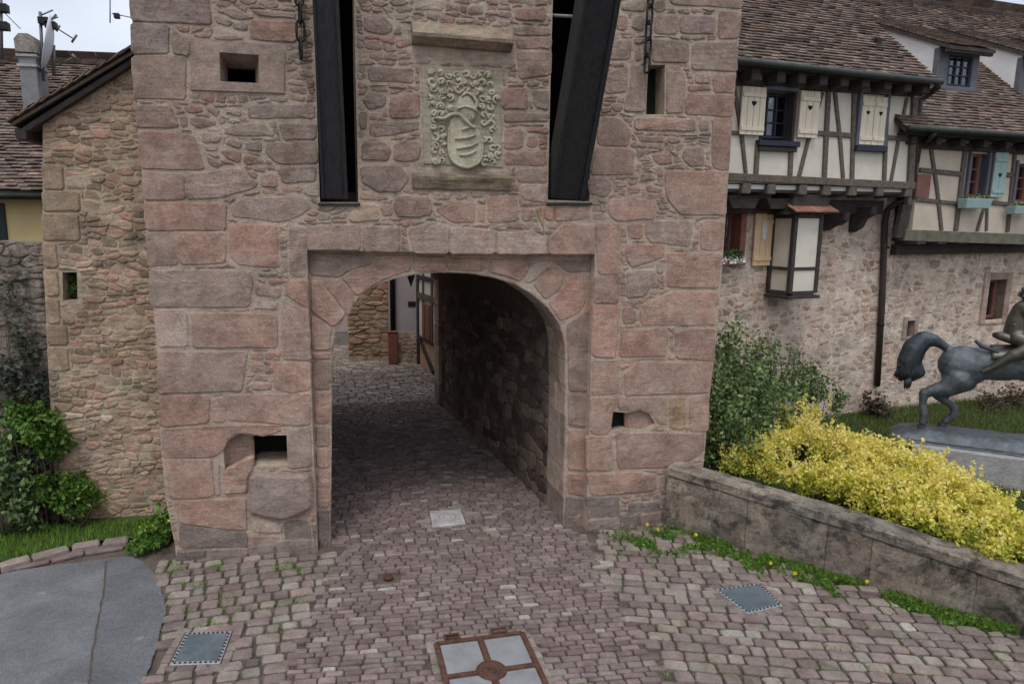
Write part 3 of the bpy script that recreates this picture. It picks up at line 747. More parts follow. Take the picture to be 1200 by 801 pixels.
# intrados stones lining the arch thickness
def curve_at(pts):
    L=[0]
    for i in range(1,len(pts)): L.append(L[-1]+math.dist(pts[i-1],pts[i]))
    return L
L=curve_at(arch); tot=L[-1]
def ap(u):
    for i in range(1,len(L)):
        if u<=L[i] or i==len(L)-1:
            k=(u-L[i-1])/(L[i]-L[i-1]+1e-9); a=np.array(arch[i-1]); b_=np.array(arch[i]); tg=(b_-a)/np.linalg.norm(b_-a); return a+(b_-a)*k, np.array([tg[1],-tg[0]])
u=0
while u<tot-.05:
    du=random.uniform(.3,.42); u1=min(tot,u+du); dsplit=random.choice([None,.35,.5])
    for (d0,d1) in ([(RD+.004,RB+.01)] if dsplit is None else [(RD+.004,dsplit-.006),(dsplit+.006,RB+.01)]):
        v=[];ns=5
        gp=.006
        for q in np.linspace(u+gp,u1-gp,ns):
            c,nn=ap(q); 
            for pr_,dd in ((-.02,d0),(.012,d0+.01),(.012,d1-.01),(-.02,d1)):
                pt=c+nn*pr_; v.append(T.w(pt[0],dd,pt[1]))
        f=[]
        for i in range(ns-1):
            for j in range(3): f.append((i*4+j,i*4+j+1,(i+1)*4+j+1,(i+1)*4+j))
        f+=[(0,1,2,3),tuple((ns-1)*4+j for j in (3,2,1,0))]
        zz=ap((u+u1)/2)[0][1]; S.add(v,f,tone_for('d' if zz<.35 else random.choice('wwgp')))
    u=u1
# tunnel side walls in rubble
Rw=Frame((tr0+.001,YF+RB),math.degrees(math.atan2(DB-RB,tr1-tr0))); 
# that frame's 'into' direction points left: use negative depth to build towards the lane
class Flip(Frame):
    pass
def tunwall(x0,x1,side):
    F=Frame((x0,YF+RB),0); dirv=np.array([x1-x0,DB-RB,0]); Ln=np.linalg.norm(dirv); dirv/=Ln
    F.x=dirv if side<0 else dirv; F.y=np.array([dirv[1],-dirv[0],0])*(1 if side>0 else -1); F.o=np.array([x0,YF+RB,0.])
    if side>0: F.x=dirv
    return F,Ln
def mirror_faces(S_,n0):
    for k in range(n0,len(S_.items)):
        a,v,f,t_=S_.items[k]; S_.items[k]=(a,v,[tuple(reversed(q)) for q in f],t_)
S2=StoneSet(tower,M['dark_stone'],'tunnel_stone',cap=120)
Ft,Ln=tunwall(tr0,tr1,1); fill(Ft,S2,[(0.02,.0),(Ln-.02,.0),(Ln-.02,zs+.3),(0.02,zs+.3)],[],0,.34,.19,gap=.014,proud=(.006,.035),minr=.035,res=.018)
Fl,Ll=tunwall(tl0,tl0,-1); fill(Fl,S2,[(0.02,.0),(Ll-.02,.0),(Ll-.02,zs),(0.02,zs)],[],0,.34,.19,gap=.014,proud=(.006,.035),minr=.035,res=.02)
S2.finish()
# dressed jamb at the tunnel's street end
for k in range(7):
    z0=.02+k*.42; box(T,tr1-.06,tr1+.3,DB-.3,DB+.36,z0,z0+.41,'jamb_stone',M['tower'],tower,bv=.015)
S.finish()
# --- splayed slit window: reveal from the wall slab, darkness from a black board behind
# --- coat of arms
RP=T.pxs(relief_px); c=np.mean(np.array(RP),0)
rel=prism(T,RP,-.012,.03,'relief_panel',M['relief'],tower,bv=.012)
def rel_pt(u,v_): # u,v in 0..1 over the panel
    P=np.array(RP); return (1-v_)*((1-u)*P[0]+u*P[1])+v_*((1-u)*P[3]+u*P[2])
def zz(x,y): # sheet f coordinates -> panel u,v
    return ((x-430)/(860-430),(y-360)/(900-360))
def rtube(pts,r,d=-.014,n=6): 
    pp=[]
    for x,y in pts:
        u_,v_=zz(x,y); q=rel_pt(u_,v_); pp.append(T.w(q[0],d,q[1]))
    # smooth the chain
    out=[]
    for i in range(len(pp)-1):
        p0=pp[max(i-1,0)];p1=pp[i];p2=pp[i+1];p3=pp[min(i+2,len(pp)-1)]
        for t_ in (0,.25,.5,.75): out.append(.5*((2*p1)+(-p0+p2)*t_+(2*p0-5*p1+4*p2-p3)*t_*t_+(-p0+3*p1-3*p2+p3)*t_**3))
    out.append(pp[-1]); m_=len(out)
    return tube(out,[r*(.45+.55*math.sin(math.pi*min(1,(i+1.2)/(m_+1)))**.6) for i in range(m_)],raw=True,n=n)
mb=MB()
# shield: raised plate with rim
sh=[(572,690),(566,760),(568,830),(590,880),(640,905),(690,900),(735,862),(748,800),(748,745)]
top=[(748,745),(735,700),(700,675),(680,640),(640,620),(600,622),(575,640),(572,690)]
sp=[]
for x,y in sh+top[1:-1]: 
    u_,v_=zz(x,y); sp.append(tuple(rel_pt(u_,v_)))
o=prism(T,sp,-.04,.0,'shield',M['relief'],rel,bv=.012)
for pts,r in ((sh,.016),):
    v,f=rtube(pts,.02,-.04); mb.add(v,f)
mb.build('shield_rim',M['relief'],rel,smooth=True); 
for pts in ([(600,752),(640,745),(680,738),(712,722)],[(606,805),(650,795),(690,785),(722,765)],[(622,838),(655,838),(690,825),(712,810)],[(640,700),(662,690),(680,688)]):
    v,f=rtube(pts,.019,-.046); m_=MB(); m_.add(v,f); m_.build('shield_bend',M['relief'],rel,smooth=True)
m_=MB()
v,f=rtube([(500,640),(540,645),(580,622),(625,618),(660,650),(695,682),(715,680)],.024,-.05); m_.add(v,f); m_.build('mantling_band',M['relief'],rel,smooth=True)
# helmet
u_,v_=zz(665,565); q=rel_pt(u_,v_); hv=[];hf=[]
for i in range(7):
    ph=math.pi/2*i/6
    for j in range(14):
        th=2*math.pi*j/14; hv.append(T.w(q[0]+.125*math.cos(ph)*math.cos(th)*(1.-.28*math.sin(th)),-.01-.065*math.sin(ph)**.7,q[1]-.03+.17*math.cos(ph)*math.sin(th)))
for i in range(6):
    for j in range(14): hf.append((i*14+j,i*14+(j+1)%14,(i+1)*14+(j+1)%14,(i+1)*14+j))
hel=fixn(obj('helmet',hv,hf,M['relief'],rel,tints=(.5,.5,.5),smooth=True))
m_=MB(); v,f=rtube([(640,520),(668,500),(705,520),(720,560),(700,600),(697,640)],.02,-.06); m_.add(v,f); v,f=rtube([(615,590),(650,575),(690,580),(722,600)],.017,-.075); m_.add(v,f); m_.build('visor',M['relief'],rel,smooth=True)
# acanthus scrolls of the mantling
rs=random.Random(3)
m_=MB()
def scroll(cx_,cy_,r0,turn,sgn):
    return [(cx_+r0*(1-.75*k/7)*math.cos(turn+sgn*k*.75),cy_+r0*(1-.75*k/7)*math.sin(turn+sgn*k*.75)) for k in range(8)]
cent=[]
for gx in np.arange(490,846,44):
    for gy in np.arange(400,890,43):
        x=gx+rs.uniform(-9,9); y=gy+rs.uniform(-9,9)
        if x>838 or y>885: continue
        if 560<x<752 and y>610: continue
        if 600<x<730 and 510<y<640: continue
        if 545<x<620 and 590<y<660: continue
        cent.append((x,y))
for x,y in cent:
    v,f=rtube(scroll(x,y,rs.uniform(17,27),rs.uniform(0,6.3),rs.choice((-1,1))),rs.uniform(.013,.021),-.02,n=6); m_.add(v,f)
    if rs.random()<.6:
        v,f=rtube([(x+rs.uniform(-14,14),y+rs.uniform(-14,14)),(x+rs.uniform(-4,4),y+rs.uniform(-4,4)),(x+rs.uniform(-22,22),y+rs.uniform(-22,22))],.02,-.026,n=6); m_.add(v,f)
m_.build('mantling',M['relief'],rel,smooth=True)
# hood over the panel (projecting, chamfered) and the sill below
hp=T.pxs([(482,47),(598,56)]); (sa,za),(sb,zb)=hp
def sweep(F,s0,z0,s1,z1,profile,name,mat,parent,n=6,amp=.004):
    v=[];f=[];m=len(profile)
    for i in range(n+1):
        t_=i/n; s=s0+(s1-s0)*t_; z=z0+(z1-z0)*t_
        for d_,h_ in profile: v.append(F.w(s,d_+random.uniform(-amp,amp),z+h_+random.uniform(-amp,amp)))
    for i in range(n):
        for j in range(m): f.append((i*m+j,i*m+(j+1)%m,(i+1)*m+(j+1)%m,(i+1)*m+j))
    f+=[tuple(range(m)),tuple(range(n*m+m-1,n*m-1,-1))]
    return fixn(obj(name,v,f,mat,parent,tints=rt3()))
sweep(T,sa,za+.01,sb,zb+.01,[(.03,-.06),(-.05,-.06),(-.12,-.015),(-.15,.0),(-.155,.035),(-.03,.17),(.03,.2)],'hood',M['hood'],tower,n=9)
(s1_,z1_),(s2_,z2_)=T.px(483,192+10),T.px(598,197+16)
sweep(T,s1_,z1_-.07,s2_,z2_+.0,[(.03,-.11),(-.03,-.1),(-.045,-.03),(-.055,.0),(-.06,.03),(-.035,.06),(.03,.085)],'sill',M['hood'],tower,n=8)
# slot sills
for pa,pb in (((374,237),(421,237)),((641,233.5),(692,237))):
    a=T.px(*pa); b2=T.px(*pb); box(T,a[0]-.01,b2[0]+.01,-.04,.3,min(a[1],b2[1])-.035,min(a[1],b2[1])-.005,'slot_sill',M['zinc'],tower)
# --- drawbridge arms: timbers pivoting in the slots and leaning out at the top
def arm(px0,px1,ptop0,ptop1,ztop,fwd,label):
    """px0,px1: foot edges on the wall plane; ptop0,ptop1 edges at y=0"""
    dt=-fwd
    e=empty('drawbridge_arm',T.w((T.px(*px0)[0]+T.px(*px1)[0])/2,0,T.px(*px0)[1]),label,'drawbridge arm','timber drawbridge arms in the tower slots')
    b0=T.px(*px0,.02); b1=T.px(*px1,.02); t0=T.px(*ptop0,dt); t1=T.px(*ptop1,dt)
    k=1.75
    def ext(b_,t_): return (b_[0]+(t_[0]-b_[0])*k,.02+(dt-.02)*k,b_[1]+(t_[1]-b_[1])*k)
    q0=ext(b0,t0); q1=ext(b1,t1); th=.30
    fr=[T.w(b0[0],.02,b0[1]),T.w(b1[0],.02,b1[1]),T.w(*q1),T.w(*q0)]
    bk=[p+np.array([0,th,0]) for p in fr]
    v=fr+bk; f=[(0,1,2,3),(7,6,5,4),(0,4,5,1),(1,5,6,2),(2,6,7,3),(3,7,4,0)]
    o=obj('beam',v,f,M['blackwood'],e,tints=rt3()); bevel(o,.012)
    # a raised batten along each edge and an iron strap
    w_=fr[1]-fr[0]; up_=fr[3]-fr[0]
    for u0,u1_ in ((.0,.1),(.86,1.)):
        v=[];
        for dd in (-.03,.004):
            v+=[fr[0]+w_*u0+np.array([0,dd,0]),fr[0]+w_*u1_+np.array([0,dd,0]),fr[3]+(fr[2]-fr[3])*u1_+np.array([0,dd,0]),fr[3]+(fr[2]-fr[3])*u0+np.array([0,dd,0])]
        o=fixn(obj('edge_batten',v,[(0,1,2,3),(7,6,5,4),(0,4,5,1),(1,5,6,2),(2,6,7,3),(3,7,4,0)],M['blackwood'],e,tints=rt3())); bevel(o,.005)
    return e
arm((377,233),(408,234),(366,0),(397,0),6.4,.55,'black timber drawbridge arm standing in the slot left of the coat of arms')
arm((644.5,232),(684,236),(684,0),(727,0),6.4,1.0,'black timber drawbridge arm leaning outwards in the slot right of the coat of arms')
for (a,b_,z) in ((slotR[0][0]-.1,slotR[1][0]+.1,T.px(660,9)[1]),):
    tube([T.w(a,.3,z),T.w(b_,.3,z)],.02,'slot_bar',M['steelrim'],tower)
# --- chains
def link(c,L_,W_,r,turn):
    pts=[]
    for k in range(14):
        th=2*math.pi*k/14; x=W_/2*math.cos(th); z=(L_/2-W_/2)*(1 if math.sin(th)>0 else -1)*(1 if abs(math.sin(th))>.01 else 0)+W_/2*math.sin(th)
        pts.append(np.array(c)+np.array([x*math.cos(turn),x*math.sin(turn),z]))
    return tube(pts,r,raw=True,closed=True,n=6)
def chain(px,d,label,ztop):
    s,z=T.px(*px,d); e=empty('hanging_chain',T.w(s,d,z),label,'chain','iron chains hanging on the tower front'); k=0; z+=.10
    while z<ztop:
        v,f=link(T.w(s+random.uniform(-.006,.006),d,z),.21,.085,.013,R(20 if k%2 else 105)); o=obj('chain_link',v,f,M['darkiron'],e,tints=(.5,.5,.5),smooth=True); z+=.175; k+=1
    tube([T.w(s,d,z-.05),T.w(s,.05,z+.02)],.02,'wall_hook',M['darkiron'],e)
chain((353,69),-.07,'rusty iron chain hanging beside the left drawbridge slot',7.2)
chain((758,85),-.07,'rusty iron chain hanging in front of the narrow slit window',7.2)
# portcullis tooth under the crown of the arch
s,z=T.px(483,318,.5)
e=empty('portcullis_tooth',T.w(s,.9,z-.2),'dark iron tipped tooth hanging below the crown of the arch','portcullis tooth')
v=[];f=[];n=6
for zz_,r_ in ((z+.25,.04),(z+.02,.045),(z-.08,.05),(z-.22,.004)):
    v+=[T.w(s+.03+r_*math.cos(2*math.pi*j/n),.9+r_*math.sin(2*math.pi*j/n),zz_) for j in range(n)]
for i in range(3):
    for j in range(n): f.append((i*n+j,i*n+(j+1)%n,(i+1)*n+(j+1)%n,(i+1)*n+j))
f+=[tuple(range(n)),tuple(3*n+j for j in range(n))]
fixn(obj('tooth',v,f,M['darkiron'],e,tints=(.5,.5,.5)))
# ================================================================ ground, paving, covers
asph=[tuple(gnd(x,y)[:2]) for x,y in [(-900,900),(-900,760),(-200,705),(0,672),(70,660),(148,651),(165,655),(182,672),(192,700),(193,722),(180,770),(166,801),(140,900),(60,1300),(-300,1300)]]
def sheet(poly,z,name,mat,**k):
    n=len(poly); v=[(x,y,z) for x,y in poly]; f=[tuple(t_) for t_ in tessellate_polygon([[Vector(q) for q in v]])]
    return fixup(obj(name,v,f,mat,tints=(.5,.5,.5),**k))
def fixup(o):
    me=o.data
    for p in me.polygons:
        if p.normal.z<0: p.flip()
    me.update(); return o
def ragged(poly,step,amp,sc=2.5):
    out=[]; n=len(poly)
    for i in range(n):
        a=np.array(poly[i][:2]); b_=np.array(poly[(i+1)%n][:2]); L_=np.linalg.norm(b_-a); k=max(1,min(60,int(L_/step)))
        for j in range(k):
            p=a+(b_-a)*j/k; out.append((p[0]+amp*mn.noise(Vector((p[0]*sc,p[1]*sc,1)))+amp*.6*mn.noise(Vector((p[0]*14,p[1]*14,2))),p[1]+amp*mn.noise(Vector((p[0]*sc,p[1]*sc,7)))))
    return out
ASPH0=list(asph); asph=ragged(asph,.06,.035)
o=sheet([(-90,-30),(90,-30),(90,120),(-90,120)],-.03,'ground',M['joint']); setp(o,kind='structure'); ground=o
road=sheet(asph,-.004,'asphalt_road',M['asphalt']); setp(road,kind='structure')
pt=[tuple(gnd(x,y)[:2]) for x,y in [(124,656),(147,652),(165,656),(181,673),(191,700),(192,722),(179,770),(160,810),(135,900),(60,1100),(80,900),(104,801),(112,740),(122,690)]]
pat=sheet(ragged(pt,.06,.03),0.0,'asphalt_patch',M['patch']); setp(pat,kind='structure')
sm=[gnd(x,y)[:2] for x,y in [(124,657),(122,690),(112,740),(104,801),(80,900)]]; sp2=[tuple(p+np.array([-.008,0])) for p in sm]+[tuple(p+np.array([.008,0])) for p in sm[::-1]]
se=sheet(ragged(sp2,.05,.012,6),.004,'asphalt_seam',M['soil']); setp(se,kind='structure')
# kerb stones along the grass
ks=[(-70,682),(-35,673),(0,665),(38,655),(83,643),(118,637),(150,634)]
kerb=empty('kerb',gnd(60,650),'low red sandstone kerb between the grass strip and the asphalt','kerb')
for a,b_ in zip(ks[:-1],ks[1:]):
    A=gnd(a[0]+1.2,a[1],.06)[:2]; B=gnd(b_[0]-1.2,b_[1],.06)[:2]; n_=np.array([-(B-A)[1],(B-A)[0]]); n_/=np.linalg.norm(n_); 
    q=[A,B,B+n_*.14,A+n_*.14]; v=[(*p,-.03) for p in q]+[(*p,.075+random.uniform(-.008,.008)) for p in q]
    o=obj('kerb_stone',v,[(0,1,2,3),(4,5,6,7),(0,1,5,4),(1,2,6,5),(2,3,7,6),(3,0,4,7)],M['cobble'],kerb,tints=(random.uniform(.4,.75),random.uniform(.5,.9),.5)); bevel(o,.02)
for a,b_ in zip([(18,666),(60,657),(100,648)],[(58,657),(98,648),(145,641)]):
    A=gnd(a[0],a[1]-1.,0)[:2]; B=gnd(b_[0],b_[1]-1.,0)[:2]; n_=np.array([-(B-A)[1],(B-A)[0]]); n_/=np.linalg.norm(n_); 
    q=[A-n_*.05,B-n_*.05,B+n_*.1,A+n_*.1]; v=[(*p,-.03) for p in q]+[(*p,.015) for p in q]
    o=obj('gutter_stone',v,[(0,1,2,3),(4,5,6,7),(0,1,5,4),(1,2,6,5),(2,3,7,6),(3,0,4,7)],M['cobble'],kerb,tints=(.3,.5,.5)); bevel(o,.012)
# covers
def quadcover(q,name,label,cat,builder):
    P=[gnd(x,y)[:2] for x,y in q]; c=sum(P)/4; e=empty(name,(*c,0),label,cat); builder(P,c,e); return P
def plate(P,z0,z1,name,mat,parent,ins=0.,bv=.004):
    c=sum(P)/len(P); Q=[p+(c-p)/np.linalg.norm(c-p)*ins for p in P]; n=len(Q)
    v=[(*p,z0) for p in Q]+[(*p,z1) for p in Q]; f=[tuple(range(n))[::-1],tuple(range(n,2*n))]+[(i,(i+1)%n,(i+1)%n+n,i+n) for i in range(n)]
    o=obj(name,v,f,mat,parent,tints=rt3()); 
    if bv: bevel(o,bv)
    return o
def steel(P,c,e):
    plate(P,-.02,.004,'rim',M['steelrim'],e); pl=plate(P,-.01,.008,'plate',M['steelcover'],e,ins=.045)
    m_=MB()
    for i in range(4):
        a=P[i]+(c-P[i])/np.linalg.norm(c-P[i])*.03; b2=P[(i+1)%4]+(c-P[(i+1)%4])/np.linalg.norm(c-P[(i+1)%4])*.03
        for k in range(9):
            p=a+(b2-a)*(k+.5)/9; 
            v=[(p[0]+.011*math.cos(j*1.047),p[1]+.011*math.sin(j*1.047),zz_) for zz_ in (.002,.009) for j in range(6)]
            m_.add(v,[tuple(range(6,12))]+[(j,(j+1)%6,(j+1)%6+6,j+6) for j in range(6)])
    setp(m_.build('bolts',M['darkiron'],e),kind='stuff')
cov=[]
cov.append(quadcover([(198,779),(258,777),(272,739),(218,741)],'drain_cover','blue grey steel cover with bolted rim in the cobbles near the asphalt','drain cover',steel))
cov.append(quadcover([(876,719),(918,709),(890,683),(838,690)],'drain_cover','blue grey steel cover with bolted rim in front of the low planter wall','drain cover',steel))
def square(P,c,e):
    plate(P,-.02,.012,'frame',M['concrete'],e); plate(P,.0,.017,'plate',M['concrete'],e,ins=.06)
    for r_ in (.055,.115): tube([(c[0]+r_*math.cos(k*.3142),c[1]+r_*math.sin(k*.3142),.016) for k in range(20)],.007,'ring',M['steelrim'],e,closed=True,n=5)
cov.append(quadcover([(507,618),(546,614),(540,597),(503,599)],'manhole_cover','pale square cover with concentric rings in the gateway paving','manhole cover',square))
A=gnd(511,755)[:2]; B=gnd(612,742)[:2]; c=gnd(576,787)[:2]; P=[A,2*c-B,2*c-A,B]
e=empty('manhole_cover',(*c,0),'large cover with four concrete panels in a rusty iron frame','manhole cover')
plate(P,-.02,.012,'base',M['iron'],e); cov.append(P)
def seg(p,q,wd,z0,z1,name,mat,parent):
    p=np.array(p);q=np.array(q); n_=np.array([-(q-p)[1],(q-p)[0]]); n_/=np.linalg.norm(n_); return plate([p-n_*wd/2,q-n_*wd/2,q+n_*wd/2,p+n_*wd/2],z0,z1,name,mat,parent,bv=.003)
mid=[(P[i]+P[(i+1)%4])/2 for i in range(4)]
for i in range(4):
    q=[P[i],mid[i],c,mid[i-1]]; cc=sum(q)/4; q=[p+(cc-p)/np.linalg.norm(cc-p)*.05 for p in q]; plate(q,.0,.016,'concrete_panel',M['panel'],e)
    seg(P[i],P[(i+1)%4],.045,.0,.022,'frame_bar',M['iron'],e)
for i in range(4): seg(mid[i],c+(mid[i]-c)*.28,.04,.0,.021,'cross_bar',M['iron'],e)
circ=[c+.135*np.array([math.cos(k*math.pi/10),math.sin(k*math.pi/10)]) for k in range(20)]; plate(circ,.0,.024,'hub',M['iron'],e)
for r_ in (.12,.075,.035): tube([(c[0]+r_*math.cos(k*.3142),c[1]+r_*math.sin(k*.3142),.025) for k in range(20)],.009,'hub_ring',M['iron'],e,closed=True,n=5)
for k in range(6):
    a=k*math.pi/3; seg(c+.03*np.array([math.cos(a),math.sin(a)]),c+.12*np.array([math.cos(a),math.sin(a)]),.014,.02,.03,'hub_rib',M['iron'],e)
ax=(B-A)/np.linalg.norm(B-A); ay=np.array([-ax[1],ax[0]])
for t_ in (.2,.75):
    p=A+(B-A)*t_+ay*.075; 
    for k in (-1,1): seg(p-ax*.07+ay*.03*k,p+ax*.07+ay*.03*k,.016,.0,.026,'hinge_lug',M['iron'],e)
    for k in (-1,1): seg(p+ax*.068*k-ay*.04,p+ax*.068*k+ay*.04,.016,.0,.0255,'hinge_lug',M['iron'],e)
sc_=gnd(455,676)[:2]
e=empty('stopcock_cover',(*sc_,0),'small round rusty valve cover in the setts before the arch','valve cover')
circ2=[sc_+.055*np.array([math.cos(k*math.pi/8),math.sin(k*math.pi/8)]) for k in range(16)]; plate(circ2,-.01,.016,'lid',M['iron'],e)
cov.append([sc_+np.array(q) for q in ((-.07,-.07),(.07,-.07),(.07,.07),(-.07,.07))])
# --- setts
CS=[]
covg=[grow([tuple(p) for p in q],.085) for q in cov]
def pin(p,poly): return bool(inpoly(np.array([p[0]]),np.array([p[1]]),poly)[0])
TX0=X0+.02; TX1=X1
def towersolid(x,y):
    if y<YF+.01 or y>YF+DB+.3: return False
    if x<TX0 or x>TX1: return y<YF+DB
    d=y-YF
    if d<RB: a,b2=(arch[0][0],arch[-1][0])
    else: a,b2=tun(min(d,DB))
    return not (a-.02<x<b2+.02)
G=lambda pts:[tuple(gnd(x,y)[:2]) for x,y in pts]
pw_base=[(775,613),(788,611),(883,647),(995,679),(1108,715),(1200,742),(1330,782)]
zoneL=G([(160,640),(205,636),(372,648),(404,640),(372,700),(352,750),(330,801),(300,900),(240,1100),(100,1100),(140,900),(168,803),(182,770),(195,722),(194,700),(184,672),(165,653),(150,648)])
yend=40
laneL=G([(404,640),(372,700),(352,750),(330,801),(300,900),(240,1100)]); laneR=G([(690,624),(716,690),(760,760),(800,830),(850,930),(950,1150)])
lane=[(-.14,YF+.05)]+[(laneL[0][0],laneL[0][1])]+laneL[1:]+laneR[::-1]+[(arch[-1][0]+.02,YF+.05),(arch[-1][0]+.05,YF+DB+.2),(arch[0][0]-.35,YF+DB+.2)]+[(arch[0][0]-.35,YF+RB)]
zoneR=G([(690,624)]+[(716,690),(760,760),(800,830),(850,930),(950,1150)][0:]+[(1700,1100),(1330,790),(1200,745),(1108,718),(995,682),(883,650),(788,613)])
street=[(-9,YF+DB+.15),(12,YF+DB+.15),(12,yend),(-9,yend)]
def setts(poly,lx,ly,ang,gap,tone,hole=True,jz=.005,dome=.006):
    P=np.array(poly); c=P.mean(0); a=R(ang); ux=np.array([math.cos(a),math.sin(a)]); uy=np.array([-ux[1],ux[0]])
    q=(P-c)@np.stack([ux,uy],1); s0,t0=q.min(0)-.3; s1,t1=q.max(0)+.3; t=t0
    while t<t1:
        h=ly*random.uniform(.85,1.18); s=s0-random.random()*lx; ph=random.random()*6
        while s<s1:
            l=lx*random.uniform(.7,1.35); cx_,cy_=s+l/2,t+h/2+.03*math.sin(s*1.1+ph*0+t*.3)
            w2=c+ux*cx_+uy*cy_; s+=l
            if pin(w2,poly) and not towersolid(*w2) and not any(pin(w2,k) for k in covg) and not pin(w2,ASPH0):
                hw=l/2-gap*random.uniform(.5,1.); hh=h/2-gap*random.uniform(.5,1.); n=8; base=[(-1,-.72),(-.8,-1),(.8,-1),(1,-.72),(1,.72),(.8,1),(-.8,1),(-1,.72)] 
                r_=random.uniform(-.08,.08); cr,sr=math.cos(r_),math.sin(r_); z=random.uniform(-jz,jz); v=[]; tl=(random.uniform(-.03,.03),random.uniform(-.035,.035))
                jit=[(random.uniform(.92,1.05),random.uniform(.9,1.07)) for _ in range(n)]
                for ins,zz_ in ((1,-.03),(1.,-.006),(.88,.004)):
                    for (bx_,by_),(j1,j2) in zip(base,jit):
                        x=bx_*hw*ins*j1; y=by_*hh*ins*j2; X=x*cr-y*sr; Y_=x*sr+y*cr; p=w2+ux*X+uy*Y_; v.append((p[0],p[1],z+zz_+x*tl[0]+y*tl[1]))
                v.append((w2[0],w2[1],z+.004+dome*random.uniform(.2,1)))
                f=[(k*n+i,k*n+(i+1)%n,(k+1)*n+(i+1)%n,(k+1)*n+i) for k in (0,1) for i in range(n)]+[(2*n+i,2*n+(i+1)%n,3*n) for i in range(n)]
                px_=proj((w2[0],w2[1],0)); px2=proj((w2[0]+.1,w2[1],0)); px3=proj((w2[0],w2[1]+.1,0))
                vis=(0<px_[0]<1200 and 0<px_[1]<805)
                CS.append(((abs(px2[0]-px_[0])*abs(px3[1]-px_[1]))*hw*hh*400 if vis else 0,v,f,tone(w2)))
        t+=h
def toneL(p): return (random.choice([random.uniform(.3,.65),random.uniform(.4,.8),random.uniform(.6,.85)]),random.uniform(.1,.75),random.random())
def toneM(p): 
    k=random.random(); return (random.uniform(.1,.5) if k<.955 else random.uniform(.75,1.),random.uniform(.2,.9),random.random())
def toneR(p): 
    k=random.random(); return (random.uniform(.3,.82) if k<.96 else random.uniform(.85,1.),random.uniform(.15,.75),random.random())
def toneS(p): return (random.uniform(.35,1.),random.uniform(.5,1.),random.random())
setts(zoneL,.185,.15,4,.017,toneL)
setts(lane,.155,.074,-3,.007,toneM)
setts(zoneR,.185,.138,-17,.012,toneR)
setts(street,.24,.14,6,.012,toneS)
# ground outside the frame around the camera: simple setts go on in the sheet material
# narrow setts trimmed to fit round the covers
for q in cov[:4]:
    P4=[np.array(p) for p in q]; 
    if area2([tuple(p) for p in P4])<0: P4=P4[::-1]
    for i in range(4):
        a=P4[i]; b_=P4[(i+1)%4]; L_=np.linalg.norm(b_-a); u_=(b_-a)/L_; o_=np.array([u_[1],-u_[0]]); s=-.06
        while s<L_+.0:
            l=random.uniform(.09,.17); w0=random.uniform(.075,.1); c4=[a+u_*(s+.006)+o_*.008,a+u_*(s+l-.006)+o_*.008,a+u_*(s+l-.006)+o_*(w0),a+u_*(s+.006)+o_*(w0)]; c4=c4[::-1]
            if not pin(sum(c4)/4,ASPH0):
                cc=sum(c4)/4; v=[(*(cc+(p-cc)*k_),z_) for k_,z_ in ((1,-.03),(1,-.004),(.86,.005)) for p in c4]+[(*cc,.009)]; v=[tuple(p) for p in v]
                f=[(k_*4+j,k_*4+(j+1)%4,(k_+1)*4+(j+1)%4,(k_+1)*4+j) for k_ in (0,1) for j in range(4)]+[(8+j,8+(j+1)%4,12) for j in range(4)]
                f=[tuple(reversed(x)) for x in f]
                CS.append((0,v,f,toneL(cc)))
            s+=l
CS.sort(key=lambda i:-i[0]); r=MB()
for k,(a,v,f,t_) in enumerate(CS):
    if k<300: obj('cobble',v,f,M['cobble'],ground,tints=t_)
    else: r.add(v,f,t_)
setp(r.build('cobble_remainder',M['cobble'],ground),kind='stuff')
# ---------------------------------------------------------------- leaves
def leaves(name,C_,size,mat,parent=None,tn=None,flat=.0,aspect=1.6,up=0.,**k):
    C_=np.asarray(C_,float); n=len(C_); 
    a=rng.normal(size=(n,3)); a[:,2]*=(1-flat); a/=np.linalg.norm(a,axis=1,keepdims=True)
    if up: a=a*(1-up)+np.array([0,0,1.])*up; a/=np.linalg.norm(a,axis=1,keepdims=True)
    b_=rng.normal(size=(n,3)); b_-=a*(a*b_).sum(1,keepdims=True); b_/=np.linalg.norm(b_,axis=1,keepdims=True); n_=np.cross(a,b_)
    s=(size*rng.uniform(.6,1.35,n))[:,None]
    V=np.stack([C_-a*s*aspect/2,C_+b_*s/2+n_*s*.12,C_+a*s*aspect/2,C_-b_*s/2+n_*s*.12],1).reshape(-1,3)
    t_=tn if tn is not None else np.stack([rng.random(n),rng.random(n),rng.random(n)],1); Tn=np.repeat(t_,4,0)
    F_=np.arange(n*4).reshape(n,4)
    return obj(name,V,F_.tolist(),mat,parent,tints=Tn,**k)
def blades(name,P_,h,mat,parent=None,wd=.008,lean=.5,**k):
    P_=np.asarray(P_,float); n=len(P_); th=rng.uniform(0,6.28,n); hh=h*rng.uniform(.5,1.3,n); l=rng.uniform(0,lean,n)
    dx=np.stack([np.cos(th),np.sin(th),np.zeros(n)],1); ph=rng.uniform(0,6.28,n); dl=np.stack([np.cos(ph),np.sin(ph),np.zeros(n)],1)
    V=np.stack([P_-dx*wd/2,P_+dx*wd/2,P_+dl*(l*hh)[:,None]+np.array([0,0,1.])*hh[:,None]],1).reshape(-1,3)
    Tn=np.repeat(rng.random((n,3)),3,0)
    return obj(name,V,np.arange(n*3).reshape(n,3).tolist(),mat,parent,tints=Tn,**k)
def scatter_poly(poly,n):
    P=np.array(poly); lo,hi=P.min(0),P.max(0); out=[]
    while len(out)<n:
        q=rng.uniform(lo,hi,(n*2,2)); m=inpoly(q[:,0],q[:,1],poly); out+=q[m].tolist()
    return np.array(out[:n])
